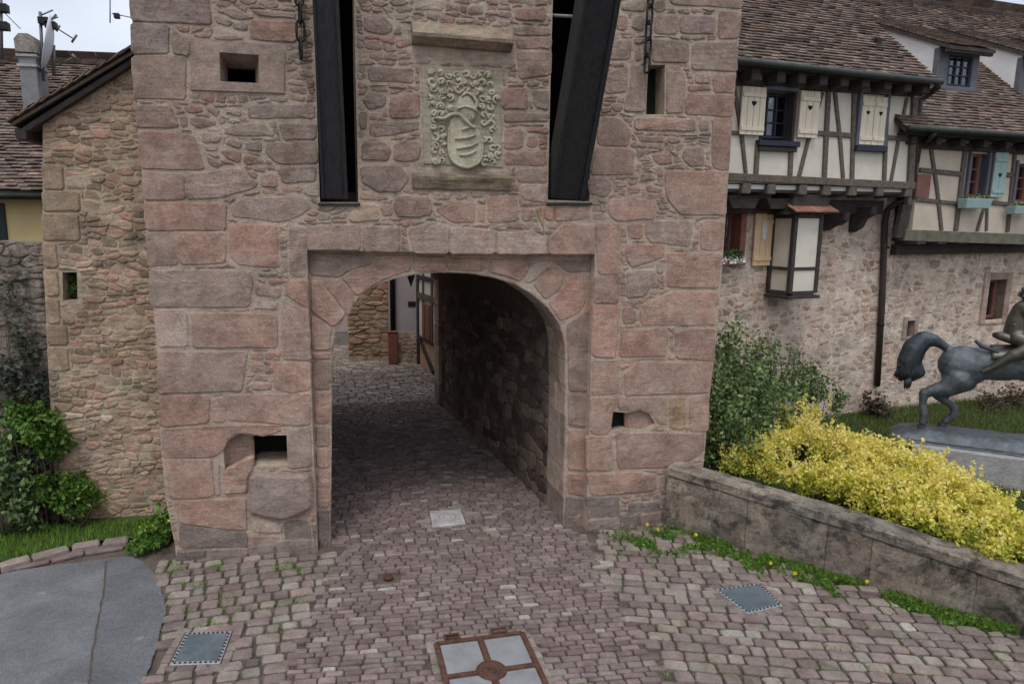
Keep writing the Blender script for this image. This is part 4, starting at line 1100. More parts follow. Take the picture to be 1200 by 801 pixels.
# ================================================================ left side: gabled building, old wall, far house
LF=Frame((0,YF+1.35),0.)
gab=empty('gabled_building',LF.w(-4.3,0,0),'narrow rubble gable end with a small loophole left of the gate tower','building')
go=LF.pxs([(50,141),(154,73)])
xr=LF.px(200,400)[0]+.3
gl=[LF.px(50,141),LF.px(50,285),LF.px(56,420),LF.px(64,560)]
slope=(go[1][1]-go[0][1])/(go[1][0]-go[0][0]); ztr=go[0][1]+slope*(xr-go[0][0])
gout=[(xr,-.05),(xr,ztr),gl[0],gl[1],gl[2],gl[3],(gl[3][0],-.05)]
lph=LF.pxs([(73,319),(90,319),(91,352),(74,352)])
wallmesh(LF,gout,[lph],0,.5,'gable_wall',M['rubble_mortar'],gab)
box(LF,lph[0][0]-.1,lph[1][0]+.1,.5,.54,lph[3][1]-.1,lph[0][1]+.1,'loophole_back',M['lawnbase'],gab,bv=0)
leaves_later=(lph[0][0],lph[1][0],lph[3][1],lph[0][1])
Sg=StoneSet(gab,M['rubble'])
def gt(s,z): return (random.random()*.9,random.uniform(.1,.9),random.random()) if z>1.6 else (random.uniform(.3,1),random.uniform(.4,.9),random.random())
qx=LF.px(72,200)[0]; q0=LF.px(52,200)[0]
zq=.1; quo=[]
while zq<LF.px(50,145)[1]-.45:
    hq=random.uniform(.26,.38); wq=random.choice([.24,.42]) if abs(zq-(lph[0][1]+lph[3][1])/2)>.55 else .16; x_l=np.interp(zq,[p[1] for p in gl[::-1]],[p[0] for p in gl[::-1]])+.01
    p=[(x_l,zq),(x_l+wq,zq),(x_l+wq,zq+hq-.02),(x_l,zq+hq-.02)]
    if zq>2.0:
        v,f=stonegeo(LF,roughen(p,.3,.006),0,.02,bev=.015); Sg.add(v,f,(random.uniform(.1,.6),.5,.5)); quo.append(grow(p,.015))
    zq+=hq
fill(LF,Sg,[(a,max(b,.0)) for a,b in gout],[grow(lph,.05)]+quo,0,.17,.085,gap=.010,proud=(-.002,.02),minr=.018,tone=gt,res=.011,warp=.05)
Sg.finish()
# tiled verge and roof of the gable
va=np.array(LF.px(20,152)); vb=np.array([xr,0]); vb[1]=va[1]+(LF.px(154,72)[1]-va[1])/(LF.px(154,72)[0]-va[0])*(xr-va[0])
def raked(F,a,b_,z0,z1,d0,d1,name,mat,parent):
    return prism(F,[(a[0],a[1]+z0),(b_[0],b_[1]+z0),(b_[0],b_[1]+z1),(a[0],a[1]+z1)],d0,d1,name,mat,parent)
raked(LF,va,vb,.015,.06,-.15,-.12,'barge_board',M['timber'],gab)
raked(LF,va,vb,.02,.06,-.12,3.5,'roof_boarding',M['darktimber'],gab)
raked(LF,va+np.array([.1,0]),vb,-.06,.018,-.10,.12,'rafter',M['darktimber'],gab)
box(LF,va[0]+.02,va[0]+.14,-.12,3.5,va[1]-.12,va[1]+.0,'eaves_board',M['darktimber'],gab)
rtl=MB(); u=vb-va; Lr=np.linalg.norm(u); u/=Lr; nn=np.array([-u[1],u[0]])
k=0; t_=0
while t_<Lr:
    d_=-.2; 
    while d_<3.4:
        wd=.17; j=random.uniform(-.008,.008); a=va+u*(t_+j)+nn*.062; b2=va+u*(t_+.24)+nn*.085; lift=random.uniform(0,.015)
        v=[];
        for (p,h) in ((a,.02+lift),(b2,.01)):
            for dd in (d_+.004,d_+wd-.004):
                v.append(LF.w(p[0],dd,p[1])); v.append(LF.w(*(p+nn*h)[:1],dd,(p+nn*h)[1]))
        rtl.add(v,[(0,2,3,1),(4,5,7,6),(1,3,7,5),(0,1,5,4),(2,6,7,3),(0,4,6,2)],(random.random(),random.random(),.5)); d_+=wd
    t_+=.15
setp(rtl.build('roof_tiles',M['tile'],gab),kind='stuff')
# old garden wall to the left
OW=Frame((0,YF+1.5),0.); wx1=OW.px(52,285)[0]; wz=OW.px(25,284)[1]
ow=empty('old_garden_wall',OW.w(wx1-1,0,0),'dark mossy rubble wall left of the gable building overgrown by shrubs','wall')
oo=[(-9.5,-.05),(wx1+.1,-.05),(wx1+.1,wz-.02),(wx1-.6,wz+.02),(wx1-1.6,wz-.03),(-9.5,wz+.05)]
wallmesh(OW,oo,[],0,.45,'wall_core',M['planter'],ow)
So=StoneSet(ow,M['planter'],cap=150); fill(OW,So,[(max(a,-6.9),max(b,0)) for a,b in oo],[],0,.26,.14,gap=.013,proud=(.0,.03),minr=.025,res=.016,tone=lambda s,z:(random.uniform(.2,1),random.uniform(.3,1),.5)); So.finish()
# far left house
HF=Frame((0,YF+5.0),0.)
fh=empty('yellow_house',HF.w(-9,0,0),'ochre yellow house with a brown tiled roof behind the old wall','house')
ez=HF.px(25,231)[1]; rz=HF.px(60,72,3.6)[1]; hx1=HF.px(200,300)[0]
box(HF,-16,hx1,0,7,-.1,ez+.1,'wall',M['yellow'],fh,bv=0)
wa=HF.px(-14,238); wb=HF.px(10,282); 
box(HF,wa[0],wb[0],-.03,.05,wb[1]-.6,wa[1],'shutter',M['zinc'],fh)
tube([HF.w(-16,-.35,ez+.02),HF.w(hx1,-.35,ez+.0)],.055,'gutter',M['zinc'],fh,n=8)
def tileroof(F,s0,s1,d0,z0,d1,z1,parent,name='roof_tiles',tw=.17,ex=.16,mat='tile',cut=None,board=True,tl=.02,kk=1.):
    """rows of plain tiles between eave (d0,z0) and ridge (d1,z1)"""
    L_=math.hypot(d1-d0,z1-z0); ud=(d1-d0)/L_; uz=(z1-z0)/L_; nd,nz_=-uz,ud; m_=MB(); t_=0; row=0
    while t_<L_-.02:
        s=s0-(row%2)*tw/2
        while s<s1:
            a,b2=max(s,s0),min(s+tw,s1)
            if b2-a>.03 and (cut is None or cut((a+b2)/2,d0+ud*(t_+.08),z0+uz*(t_+.08))):
                lf=random.uniform(0,tl)*kk; dj=random.uniform(-.012,.012); v=[]
                for (tt,h0,h1) in ((t_+dj,.012+lf,.032+lf),(t_+ex*1.25,.0,.012)):
                    for s_ in (a+.003,b2-.003):
                        for h in (h0,h1): v.append(F.w(s_,d0+ud*tt+nd*h,z0+uz*tt+nz_*h))
                m_.add(v,[(0,2,3,1),(4,5,7,6),(1,3,7,5),(0,1,5,4),(2,6,7,3)],(min(1,max(0,random.gauss(.45,.27))),random.random(),.5))
            s+=tw
        t_+=ex; row+=1
    o=setp(m_.build(name,M[mat],parent),kind='stuff')
    if board:
        v=[F.w(s,d,z) for s,d,z in ((s0,d0,z0-.01),(s1,d0,z0-.01),(s1,d1,z1-.01),(s0,d1,z1-.01),(s0,d0,z0-.07),(s1,d0,z0-.07),(s1,d1,z1-.07),(s0,d1,z1-.07))]
        if cut is None: fixn(obj('roof_boarding',v,[(0,1,2,3),(7,6,5,4),(0,4,5,1),(1,5,6,2),(2,6,7,3),(3,7,4,0)],M['darktimber'],parent,tints=(.5,.5,.5)))
    return o
tileroof(HF,-16,hx1,-.35,ez+.08,3.6,rz,fh,tw=.16,ex=.11,tl=.03)
tileroof(HF,-16,hx1,7.5,ez+.08,3.62,rz,fh,tw=.5,ex=.5,name='rear_roof_tiles')
m_=MB(); s=-16
while s<hx1:
    v,f=tube([HF.w(s,3.6,rz+.0),HF.w(s+.36,3.6,rz+.015)],[.11,.125],raw=True,n=8); m_.add(v,f,(.2,random.random(),.5)); s+=.33
setp(m_.build('ridge_tiles',M['tile'],fh),kind='stuff')
# chimney
cx0,cz0=HF.px(27,125,1.6); cx1,_=HF.px(47,125,1.6); _,cz1=HF.px(35,62,1.6); _,cz2=HF.px(35,40,1.6)
ch=box(HF,cx0,cx1,1.6,2.1,cz0-.8,cz1,'chimney',M['panel'],fh)
for z_ in (cz1-.02,cz1-.2): box(HF,cx0-.03,cx1+.03,1.57,2.13,z_-.05,z_,'chimney_band',M['concrete'],ch)
prism(HF,[(cx0-.02,cz1+.0),(cx1+.05,cz1),(cx1-.0,cz2-.04),(cx1-.08,cz2),(cx0+.06,cz2),(cx0-.03,cz2-.1)],1.55,2.15,'chimney_cowl',M['coping'],ch)
def bar(F,a,b_,d,r,name,mat,parent): 
    return tube([F.w(*F.px(*a,d)[:1],d,F.px(*a,d)[1]),F.w(F.px(*b_,d)[0],d,F.px(*b_,d)[1])],r,name,mat,parent,n=6)
an=empty('tv_antenna',HF.w(HF.px(50,90,1.7)[0],1.7,cz0),'television antenna mast beside the chimney of the yellow house','antenna')
def abar(a,b_,r=.013): bar(HF,a,b_,1.7,r,'antenna_rod',M['aluminium'],an)
bar(HF,(47,14),(51,95),1.7,.028,'mast',M['aluminium'],an)
abar((46,19),(62,12)); abar((50,27),(68,20)); abar((54,30),(66,17),.02)
for a,b_ in (((52,24),(85,45)),): abar(a,b_)
for a,b_ in (((84,50),(90,41)),((58,33),(62,26)),((66,37),(70,30))): abar(a,b_,.02)
for x,y in ((52,25),(60,30)):
    q=HF.px(x,y,1.7); box(HF,q[0]-.09,q[0]+.09,1.62,1.78,q[1]-.06,q[1]+.06,'dipole_box',M['darkiron'],an)
abar((70,76),(88,66)); abar((84,64),(90,70),.03)
sdp=empty('satellite_dish',HF.w(HF.px(62,75,1.8)[0],1.8,HF.px(62,75)[1]),'pale satellite dish beside the chimney seen nearly edge on','satellite dish')
c=np.array(HF.w(HF.px(63,53,1.8)[0],1.8,HF.px(63,53,1.8)[1])); ax_=np.array([-.93,-.30,.22]); ax_/=np.linalg.norm(ax_); a1=np.cross(ax_,[0,0,1]); a1/=np.linalg.norm(a1); a2=np.cross(ax_,a1); v=[];f=[]
for i in range(7):
    r_=.52*i/6
    for j in range(20): v.append(c+a1*r_*.8*math.cos(j*math.pi/10)+a2*r_*math.sin(j*math.pi/10)+ax_*(.12*(i/6)**2))
for i in range(6):
    for j in range(20): f.append((i*20+j,i*20+(j+1)%20,(i+1)*20+(j+1)%20,(i+1)*20+j))
o=obj('dish',v,f,M['dish'],sdp,tints=(.5,.5,.5),smooth=True); md=o.modifiers.new('s','SOLIDIFY'); md.thickness=.012
tube([c,c+np.array([-.05,0,-.55])],.03,'dish_arm',M['aluminium'],sdp); tube([c+ax_*.5+np.array([0,0,-.2]),c-a2*.0+np.array([0,0,-.4])],.014,'feed_arm',M['aluminium'],sdp)
a2n=empty('tv_antenna',HF.w(HF.px(2,70,1.7)[0],1.7,cz0),'antenna mast at the far left of the yellow house roof','antenna')
for a,b_,r_ in (((1,0),(2,70),.028),((0,10),(24,34),.008)): bar(HF,a,b_,1.7,r_,'mast',M['aluminium'],a2n)
for x,y in ((3,10),(4,31)):
    q=HF.px(x,y,1.7); box(HF,q[0]-.09,q[0]+.09,1.62,1.78,q[1]-.07,q[1]+.07,'dipole_box',M['darkiron'],a2n)
a3=empty('tv_antenna',HF.w(HF.px(140,20,2.2)[0],2.2,rz),'slim antenna with a crossbar running behind the top left of the gate tower','antenna')
for a,b_,r_ in (((129,0),(129,27),.012),((131,16),(170,24),.01)): bar(HF,a,b_,2.2,r_,'antenna_rod',M['aluminium'],a3)
tube([HF.w(HF.px(165,22,2.2)[0],2.2,rz-.3),HF.w(HF.px(165,22,2.2)[0],2.2,HF.px(165,22,2.2)[1]+.1)],.02,'mast',M['aluminium'],a3)
q=HF.px(137,19,2.2); box(HF,q[0]-.05,q[0]+.05,2.15,2.25,q[1]-.045,q[1]+.045,'dipole_box',M['darkiron'],a3)
# grass strip and planting on the left
gs=[tuple(gnd(x,y)[:2]) for x,y in [(-300,760),(-70,676),(0,660),(60,650),(110,637),(150,631),(170,640),(196,640)]]+[(T.px(196,620)[0],YF+1.3),(-9.5,YF+1.45)]
bed=sheet(gs,.03,'grass_strip',M['lawnbase']); setp(bed,kind='structure')
P_=scatter_poly(gs,26000); P_=P_[P_[:,0]>-6.5]
soilm=np.array([mn.noise(Vector((p[0]*1.2,p[1]*2.2,3)))>-.42 or p[1]<YF+.9 for p in P_]) & (P_[:,1]<YF+1.15)
P_=P_[soilm]; o=blades('grass',np.c_[P_,np.full(len(P_),.03)],.075,M['grass'],wd=.011,lean=.7); setp(o,'short bright grass on the strip between the kerb and the old walls','grass',kind='stuff')
P_=np.array([LF.w(random.uniform(leaves_later[0],leaves_later[1]),random.uniform(.15,.42),random.uniform(leaves_later[2],leaves_later[3])) for _ in range(260)]); lo_=leaves('loophole_ivy',P_,.05,M['brightleaf'],None); setp(lo_,'green ivy leaves filling the small loophole of the gable wall','ivy')
def clump(cs,n,f_=.0):
    """leaf points in the volume of several blobs, denser near their surface"""
    out=[]
    w_=np.array([c[3]**3 for c in cs]); w_=w_/w_.sum()
    for c,k in zip(cs,(w_*n).astype(int)+1):
        d=rng.normal(size=(k,3)); d/=np.linalg.norm(d,axis=1,keepdims=True); r_=c[3]*(rng.random(k)**.4)[:,None]
        lump=np.array([1+.8*mn.noise(Vector(q*2.2)+Vector((c[0],c[1],0))) for q in d])[:,None]
        p=np.array(c[:3])+d*r_*lump*np.array([1,1,c[4] if len(c)>4 else .9]); out.append(p)
    p=np.concatenate(out); return p[p[:,2]>f_]
def shrub(name,cs,n,size,mat,label,cat,stems=7,f_=.02,group=None,**k):
    c0=cs[0]; e=empty(name,(c0[0],c0[1],f_),label,cat,group)
    P_=clump(cs,n,f_); P_=np.array([p for p in P_ if mn.noise(Vector(p*5.1))>-.12]); leaves('foliage',P_,size,mat,e,**k)
    for i in range(stems):
        c=cs[i%len(cs)]; tp=np.array(c[:3])+rng.normal(size=3)*c[3]*.5; b0=np.array([c0[0]+random.uniform(-.15,.15),c0[1]+random.uniform(-.1,.1),f_]); m_=(b0+tp)/2+rng.normal(size=3)*.05
        tube([b0,m_,tp],[.018,.012,.004],'branch',M['stem'],e,n=5)
    return e
def gp(x,y,z,back=0.): 
    p=gnd(x,y,z); return (p[0],p[1]+back)
def L3(x,y,d): s,z=OW.px(x,y,d); p=OW.w(s,d,z); return tuple(p)
shrub('wall_shrub',[(*L3(45,500,-.3),.3),(*L3(62,520,-.28),.22),(*L3(28,480,-.28),.2),(*L3(75,512,-.25),.12)],4600,.042,M['brightleaf'],'fresh green broad leaved shrub growing against the old wall','shrub')
shrub('wall_shrub',[(*L3(85,578,-.42),.26),(*L3(60,572,-.45),.22),(*L3(108,580,-.35),.14)],4200,.04,M['brightleaf'],'low green shrub at the foot of the gable wall','shrub')
shrub('wall_shrub',[(*L3(15,580,-.5),.36),(*L3(-10,550,-.5),.4),(*L3(35,600,-.5),.22),(*L3(5,520,-.4),.3)],5200,.045,M['bushleaf'],'dark green shrub in the far left corner below the old wall','shrub')
shrub('climber',[(*L3(20,540,-.25),.32),(*L3(35,455,-.12),.22),(*L3(30,420,-.1),.2,1.5),(*L3(5,440,-.2),.25),(*L3(20,380,-.08),.14,1.8),(*L3(8,340,-.06),.14,1.5)],3800,.04,M['greyleaf'],'grey green climber trailing down the dark old wall','climbing plant',stems=12)
c=gnd(182,640,0)
shrub('weed_clump',[(c[0],c[1],.10,.2,.9),(c[0]+.1,c[1]+.35,.16,.2,.9),(c[0]-.12,c[1]-.12,.06,.15,.6)],1400,.05,M['brightleaf'],'weed clump with yellow blossoms at the left foot of the gate tower','weed',stems=4,up=.3)
pts=np.array([[c[0]+random.uniform(-.2,.25),c[1]+random.uniform(-.1,.5),random.uniform(.2,.34)] for _ in range(22)]); 
o=leaves('blossoms',pts,.035,M['yflower'],None,up=.7,aspect=1.); setp(o,'small yellow blossoms above the weeds at the left tower foot','flower',kind='stuff')
# ================================================================ right side: planter wall
TOPF=[(795,540),(950,593),(1085,652),(1200,705),(1340,770)] # not used for height: base line with measured heights
pb=[(-0,0)]
bl=[(778,616),(883,647),(995,679),(1108,715),(1200,742),(1400,800)]; zt_=[.80,.74,.67,.60,.55,.5]
pl=empty('planter_wall',gnd(1000,680),'low weathered stone planter wall with black stains running from the tower to the lower right','wall')
BP=[gnd(*p)[:2] for p in bl]
nseg=[(0,.9),(.9,1.75),(1.75,2.2),(2.2,3.35),(3.35,4.1),(4.1,5.)]
def bpt(u): i=min(int(u),len(BP)-2); t_=u-i; return BP[i]*(1-t_)+BP[i+1]*t_, zt_[i]*(1-t_)+zt_[i+1]*t_
def roughbox(u0,u1,back,front,zlo,zhi,name,mat,amp,tint_,res=.09,ro=.03):
    """a weathered block following the wall line, its surface worn by noise"""
    a,za=bpt(u0); b_,zb=bpt(u1); n=max(3,int(np.linalg.norm(b_-a)/res)); 
    prof=[]; H1=1.
    sec=[(front,0.),(front,.25),(front,.5),(front,.75),(front,1-.04),(front-ro*.8,1.),((front+back)/2,1.01),(back+ro,1.),(back,.95),(back,.0)]
    v=[];f=[]; m=len(sec)
    for i in range(n+1):
        t_=i/n; 
        uu=u0+(u1-u0)*t_; p,zt2=bpt(uu); q,_=bpt(min(uu+.05,4.99)); tg=q-p; tg/=np.linalg.norm(tg)+1e-9; nn=np.array([tg[1],-tg[0]])
        ex=ro*.6 if i in (0,n) else 0
        for (o_,h) in sec:
            z=zlo(zt2)+(zhi(zt2)-zlo(zt2))*h; P=np.array([*(p+nn*(o_-np.sign(o_-back-.1)*ex*.5)),z]); 
            k=mn.noise(Vector(P*3.3))*amp+mn.noise(Vector(P*9))*amp*.5+mn.noise(Vector(P*23))*amp*.3
            P[:2]+=nn*k; P[2]+=k*(.6 if h>.5 else .1); v.append(P)
    for i in range(n):
        for j in range(m-1): f.append((i*m+j,i*m+j+1,(i+1)*m+j+1,(i+1)*m+j))
    f+=[tuple(range(m)),tuple(range(n*m,n*m+m))[::-1]]
    return fixn(obj(name,v,f,mat,pl,tints=tint_))
# front is the face towards the lane (nn points to the camera side)
for k,(u0,u1) in enumerate(nseg):
    roughbox(u0+.003,u1-.003,-.30,.0,lambda z:-.05,lambda z:z-.11,'wall_block',M['planter'],.045,(random.random(),random.uniform(.3,.7),.5))
cu=[0,.62,1.45,1.9,2.75,3.3,4.1,5.]
for k in range(7):
    u0=cu[k]; u1=cu[k+1]; roughbox(u0+.002,u1-.002,-.34,.012,lambda z:z-.105,lambda z:z,'coping_stone',M['planter'],.034,(random.random()*.8,random.uniform(.4,.9),.5),ro=.03)
# raised garden behind
GZ=.5
q0=BP[0]+np.array([-.3,.25]); back=[tuple(p+np.array([.12,.22])) for p in BP]
garden=[(T.px(826,500)[0]-.6,YF+.2)]+[tuple(p) for p in back]+[(14,BP[-1][1]),(40,10),(40,40),(T.px(826,500)[0]-.6,40)]
g_=sheet(garden,GZ-.04,'garden_lawn',M['lawnbase']); setp(g_,kind='structure')
# ================================================================ right side houses
g0_=gnd(1030,480,GZ)
A=Frame(g0_,9.)            # stone wall plane
UD=-.5                      # jettied storey stands proud of it
h1=empty('timbered_house',A.w(-3,0,GZ),'cream half timbered house jettied over a rubble wall beside the gate tower','house')
h2=empty('timbered_house',A.w(1.5,0,GZ),'half timbered house with dormers and a teal shutter behind the bronze horse','house')
def G4(o,sc): return lambda *pts: Z(o,sc,pts)
w7=lambda x,y:(840+x/4.448,60+y/4.448)
w6=lambda x,y:(840+x/2.225,0+y/2.225)
w8=lambda x,y:(1000+x/2.67,y/2.67)
# --- lower stone walls
s1=A.px(1036,400)[0]; zj=A.px(950,226)[1]+.1; zj2=A.px(1120,292)[1]
sL=-4.95
def rect(F,x0,y0,x1,y1,d=0.):
    a=F.px(x0,(y0+y1)/2,d)[0]; b_=F.px(x1,(y0+y1)/2,d)[0]; z1=F.px((x0+x1)/2,y0,d)[1]; z0=F.px((x0+x1)/2,y1,d)[1]; return a,b_,z0,z1
wn=rect(A,835,250,868,306)
ho=lambda r:[(r[0],r[2]),(r[1],r[2]),(r[1],r[3]),(r[0],r[3])]
o1=[(sL,GZ-.2),(s1,GZ-.2),(s1,zj),(sL,zj)]
wallmesh(A,o1,[ho(wn)],0,.45,'lower_wall',M['house_mortar'],h1)
wnB=rect(A,1158,328,1178,374); wnC=rect(A,1063.5,376,1072.5,394)
SR=10.
o2=[(s1,GZ-.2),(SR,GZ-.2),(SR,zj2+.3),(s1,zj2+.3)]
wallmesh(A,o2,[ho(wnB),ho(wnC)],.03,.45,'lower_wall',M['house_mortar'],h2)
vis0=A.px(838,300)[0]
ht=lambda s,z:(random.random(),random.uniform(.15,.9),random.random())
Sh=StoneSet(h1,M['house_stone']); fill(A,Sh,[(vis0-1.2,GZ),(s1-.02,GZ),(s1-.02,zj-.05),(vis0-1.2,zj-.05)],[grow(ho(wn),.05)],0,.19,.105,gap=.022,proud=(-.008,.009),minr=.019,res=.013,tone=ht,bev=.009,warp=.06); Sh.finish()
Sh=StoneSet(h2,M['house_stone'])
fr=[grow(ho(wnB),.16),grow(ho(wnC),.11)]
fill(A,Sh,[(s1+.02,GZ),(7.5,GZ),(7.5,zj2+.2),(s1+.02,zj2+.2)],fr,.03,.19,.105,gap=.022,proud=(-.008,.009),minr=.019,res=.013,tone=ht,bev=.009,warp=.06); Sh.finish()
for r_,wd,nm in ((wnB,.14,'stone_jamb'),(wnC,.09,'stone_jamb')):
    for (a,b_,c,d_) in ((r_[0]-wd,r_[0],r_[2]-wd*.6,r_[3]+wd),(r_[1],r_[1]+wd,r_[2]-wd*.6,r_[3]+wd),(r_[0]+.002,r_[1]-.002,r_[3],r_[3]+wd),(r_[0]+.002,r_[1]-.002,r_[2]-wd*.6,r_[2])):
        o=box(A,a,b_,-.0,.2,c,d_,nm,M['house_stone'],h2,bv=.01)
def glazing(F,s0,s1_,z0,z1,d,cols,rows,parent,frame='navy',bw=.045,curtain=True,name='window'):
    """frame, glazing bars and panes set at depth d"""
    fr_=box(F,s0,s0+bw,d-.03,d+.03,z0,z1,'window_frame',M[frame],parent)
    box(F,s1_-bw,s1_,d-.03,d+.03,z0,z1,'frame_side',M[frame],fr_); box(F,s0+bw,s1_-bw,d-.03,d+.03,z1-bw,z1,'frame_head',M[frame],fr_); box(F,s0+bw,s1_-bw,d-.03,d+.03,z0,z0+bw,'frame_foot',M[frame],fr_)
    W=(s1_-s0-2*bw)/cols; Hh=(z1-z0-2*bw)/rows
    for i in range(1,cols): box(F,s0+bw+W*i-.014,s0+bw+W*i+.014,d-.024,d+.02,z0+bw,z1-bw,'mullion',M[frame],fr_,bv=.003)
    for j in range(1,rows): box(F,s0+bw,s1_-bw,d-.021,d+.018,z0+bw+Hh*j-.01,z0+bw+Hh*j+.01,'glazing_bar',M[frame],fr_,bv=.003)
    for i in range(cols):
        for j in range(rows):
            g_=box(F,s0+bw+W*i+.012,s0+bw+W*(i+1)-.012,d+.004,d+.01,z0+bw+Hh*j+.008,z0+bw+Hh*(j+1)-.008,'pane',M['glass'],fr_,bv=0)
    if curtain:
        v=[];f=[];n=28
        for i in range(n+1):
            s=s0+.02+(s1_-s0-.04)*i/n; dd=d+.10+.03*math.sin(i*1.6)
            v+=[F.w(s,dd,z0+.02),F.w(s,dd,z1-.02)]
        f=[(2*i,2*i+2,2*i+3,2*i+1) for i in range(n)]
        obj('curtain',v,f,M['curtain'],fr_,tints=(.5,.5,.5),smooth=True)
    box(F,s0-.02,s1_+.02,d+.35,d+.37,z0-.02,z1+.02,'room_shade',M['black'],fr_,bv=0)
    return fr_
glazing(A,wn[0]+.05,wn[1]-.02,wn[2],wn[3],.22,2,2,h1,'redwood')
box(A,wn[1]-.02,wn[1]+.09,-.02,.2,wn[2]-.03,wn[3]+.06,'window_jamb',M['redwood'],h1)
box(A,wn[0]-.1,wn[1]+.09,-.02,.2,wn[3],wn[3]+.10,'window_lintel',M['redwood'],h1)
sb=box(A,wn[0],wn[1]+.03,-.12,.1,wn[2]-.06,wn[2],'window_sill',M['redwood'],h1)
def shutter(F,r_,d,mat,parent,boards=3,heart=True,two=None):
    s0,s1_,z0,z1=r_; b0=None; W=(s1_-s0)/boards
    for i in range(boards):
        o=box(F,s0+W*i+.003,s0+W*(i+1)-.003,d-.03,d,z0,z1,'shutter' if b0 is None else 'shutter_board',M[mat],parent if b0 is None else b0,bv=.004); b0=b0 or o
    for zz_ in (z0+(z1-z0)*.13,z1-(z1-z0)*.17): box(F,s0+.01,s1_-.01,d-.045,d-.029,zz_-.03,zz_+.03,'shutter_ledge',M[mat],b0,bv=.004)
    if heart:
        c_=(s0+s1_)/2; zc=z0+(z1-z0)*heart; k=min(.045,(s1_-s0)*.15); pts=[]
        for i in range(16):
            t_=2*math.pi*i/16; pts.append((c_+k*math.sin(t_)**3,zc+k*(.81*math.cos(t_)-.31*math.cos(2*t_)-.12*math.cos(3*t_))))
        prism(F,pts[::-1],d-.034,d-.031,'heart_cutout_darkness',M['black'],b0,bv=0)
    return b0
r_=rect(A,881,249,902,311); st=shutter(A,r_,-.03,'pine2',h1,boards=3,heart=None)
# white ornament on the pine shutter
cs=(r_[0]+r_[1])/2; zc=r_[2]+(r_[3]-r_[2])*.66
for dz,k in ((.08,.05),(.0,.055),(-.09,.05)):
    prism(A,[(cs+k*math.cos(i*math.pi/4),zc+dz+k*1.1*math.sin(i*math.pi/4)) for i in range(8)],-.075,-.062,'ornament',M['white'],st,bv=.003)
# --- jettied storey house 1
U=lambda x,y:w7(x,y)
sA=-5.05; sB=A.px(1067,180,UD)[0]; ztp=A.px(*U(570,165),UD)[1]; zbt=A.px(*U(540,690),UD)[1]
w1r=rect(A,*U(228,205),*U(408,470),UD); w2r=rect(A,*U(728,232),*U(872,492),UD)
up=[(sA,zbt-.02),(sB,zbt-.02),(sB,ztp+.42),(sA,ztp+.42)]
wallmesh(A,up,[ho(w1r)],UD,UD+.22,'plaster_wall',M['plaster'],h1)
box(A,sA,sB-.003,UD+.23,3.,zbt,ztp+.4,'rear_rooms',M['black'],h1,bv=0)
def bm7(p,q,w_,mat='timber',pr=.03,bow=0.): return beam(A,U(*p),U(*q),w_/4.448,UD,'timber_beam',M[mat],h1,proud=pr,bow=bow)
bm7((60,163),(1045,226),30,'darktimber',.06)
bm7((40,655),(1015,702),38,'timber',.07)
bm7((488,425),(718,442),26); bm7((885,450),(1010,462),24); bm7((75,425),(112,428),20)
bm7((1026,215),(1000,690),38,'timber',.05)
for p,q,w_,b_ in (((88,190),(150,650),26,.02),((210,480),(200,645),26,0),((385,480),(378,650),26,0),((548,215),(425,655),26,-.02),((578,212),(556,660),28,0),((612,215),(655,665),26,.015),((712,215),(700,675),26,0),((885,232),(868,675),24,0),((988,245),(905,675),20,-.01)): bm7(p,q,w_,bow=b_,pr=.028 if b_ else .034)
# eaves zone: joist ends
for x,y in ((135,138),(265,148),(372,155),(483,162),(592,168),(700,175),(812,187),(915,198),(1010,205)):
    a=A.px(*U(x,y),UD-.03); box(A,a[0]-.075,a[0]+.075,UD-.3,UD+.1,a[1]-.09,a[1]+.12,'joist_end',M['darktimber'],h1,bv=.01)
# first floor window: blue lintel, frame, shutters
glazing(A,w1r[0]+.02,w1r[1]-.02,w1r[2]+.05,w1r[3]-.02,UD+.15,3,3,h1,'navy')
bm7((228,192),(412,207),20,'bluegrey',.07)
box(A,w1r[0]-.06,w1r[1]+.06,UD-.09,UD+.1,w1r[2]-.08,w1r[2]+.0,'window_sill',M['navy'],h1); box(A,w1r[0]-.04,w1r[1]+.04,UD-.06,UD+.1,w1r[2]-.15,w1r[2]-.085,'sill_beam',M['darktimber'],h1)
for x0,x1 in ((w1r[0]-.0,w1r[0]+.05),(w1r[1]-.05,w1r[1])): box(A,x0,x1,UD-.02,UD+.12,w1r[2],w1r[3],'window_reveal',M['darktimber'],h1,bv=.004)
shutter(A,rect(A,*U(108,190),*U(233,440),UD),UD-.05,'pine',h1,boards=4,heart=.66)
shutter(A,rect(A,*U(410,213),*U(512,455),UD),UD-.05,'pine',h1,boards=3,heart=.65)
# closed window with two pale leaves
rr=rect(A,*U(735,238),*U(865,492),UD); mid_=(rr[0]+rr[1])/2
shutter(A,(rr[0],mid_-.004,rr[2],rr[3]),UD-.03,'pine',h1,boards=2,heart=.66); shutter(A,(mid_+.004,rr[1],rr[2],rr[3]),UD-.03,'pine',h1,boards=2,heart=.66)
box(A,rr[0]-.06,rr[0]-.0,UD-.06,UD+.05,rr[2]-.02,rr[3]+.05,'window_post',M['bluegrey'],h1); box(A,rr[1]+.0,rr[1]+.06,UD-.06,UD+.05,rr[2]-.02,rr[3]+.05,'window_post',M['bluegrey'],h1)
box(A,rr[0]-.06,rr[1]+.06,UD-.075,UD+.05,rr[3]+.04,rr[3]+.12,'window_head',M['bluegrey'],h1)
box(A,rr[0]-.06,rr[1]+.06,UD-.09,UD+.05,rr[2]-.10,rr[2]-.01,'window_sill',M['navy'],h1)
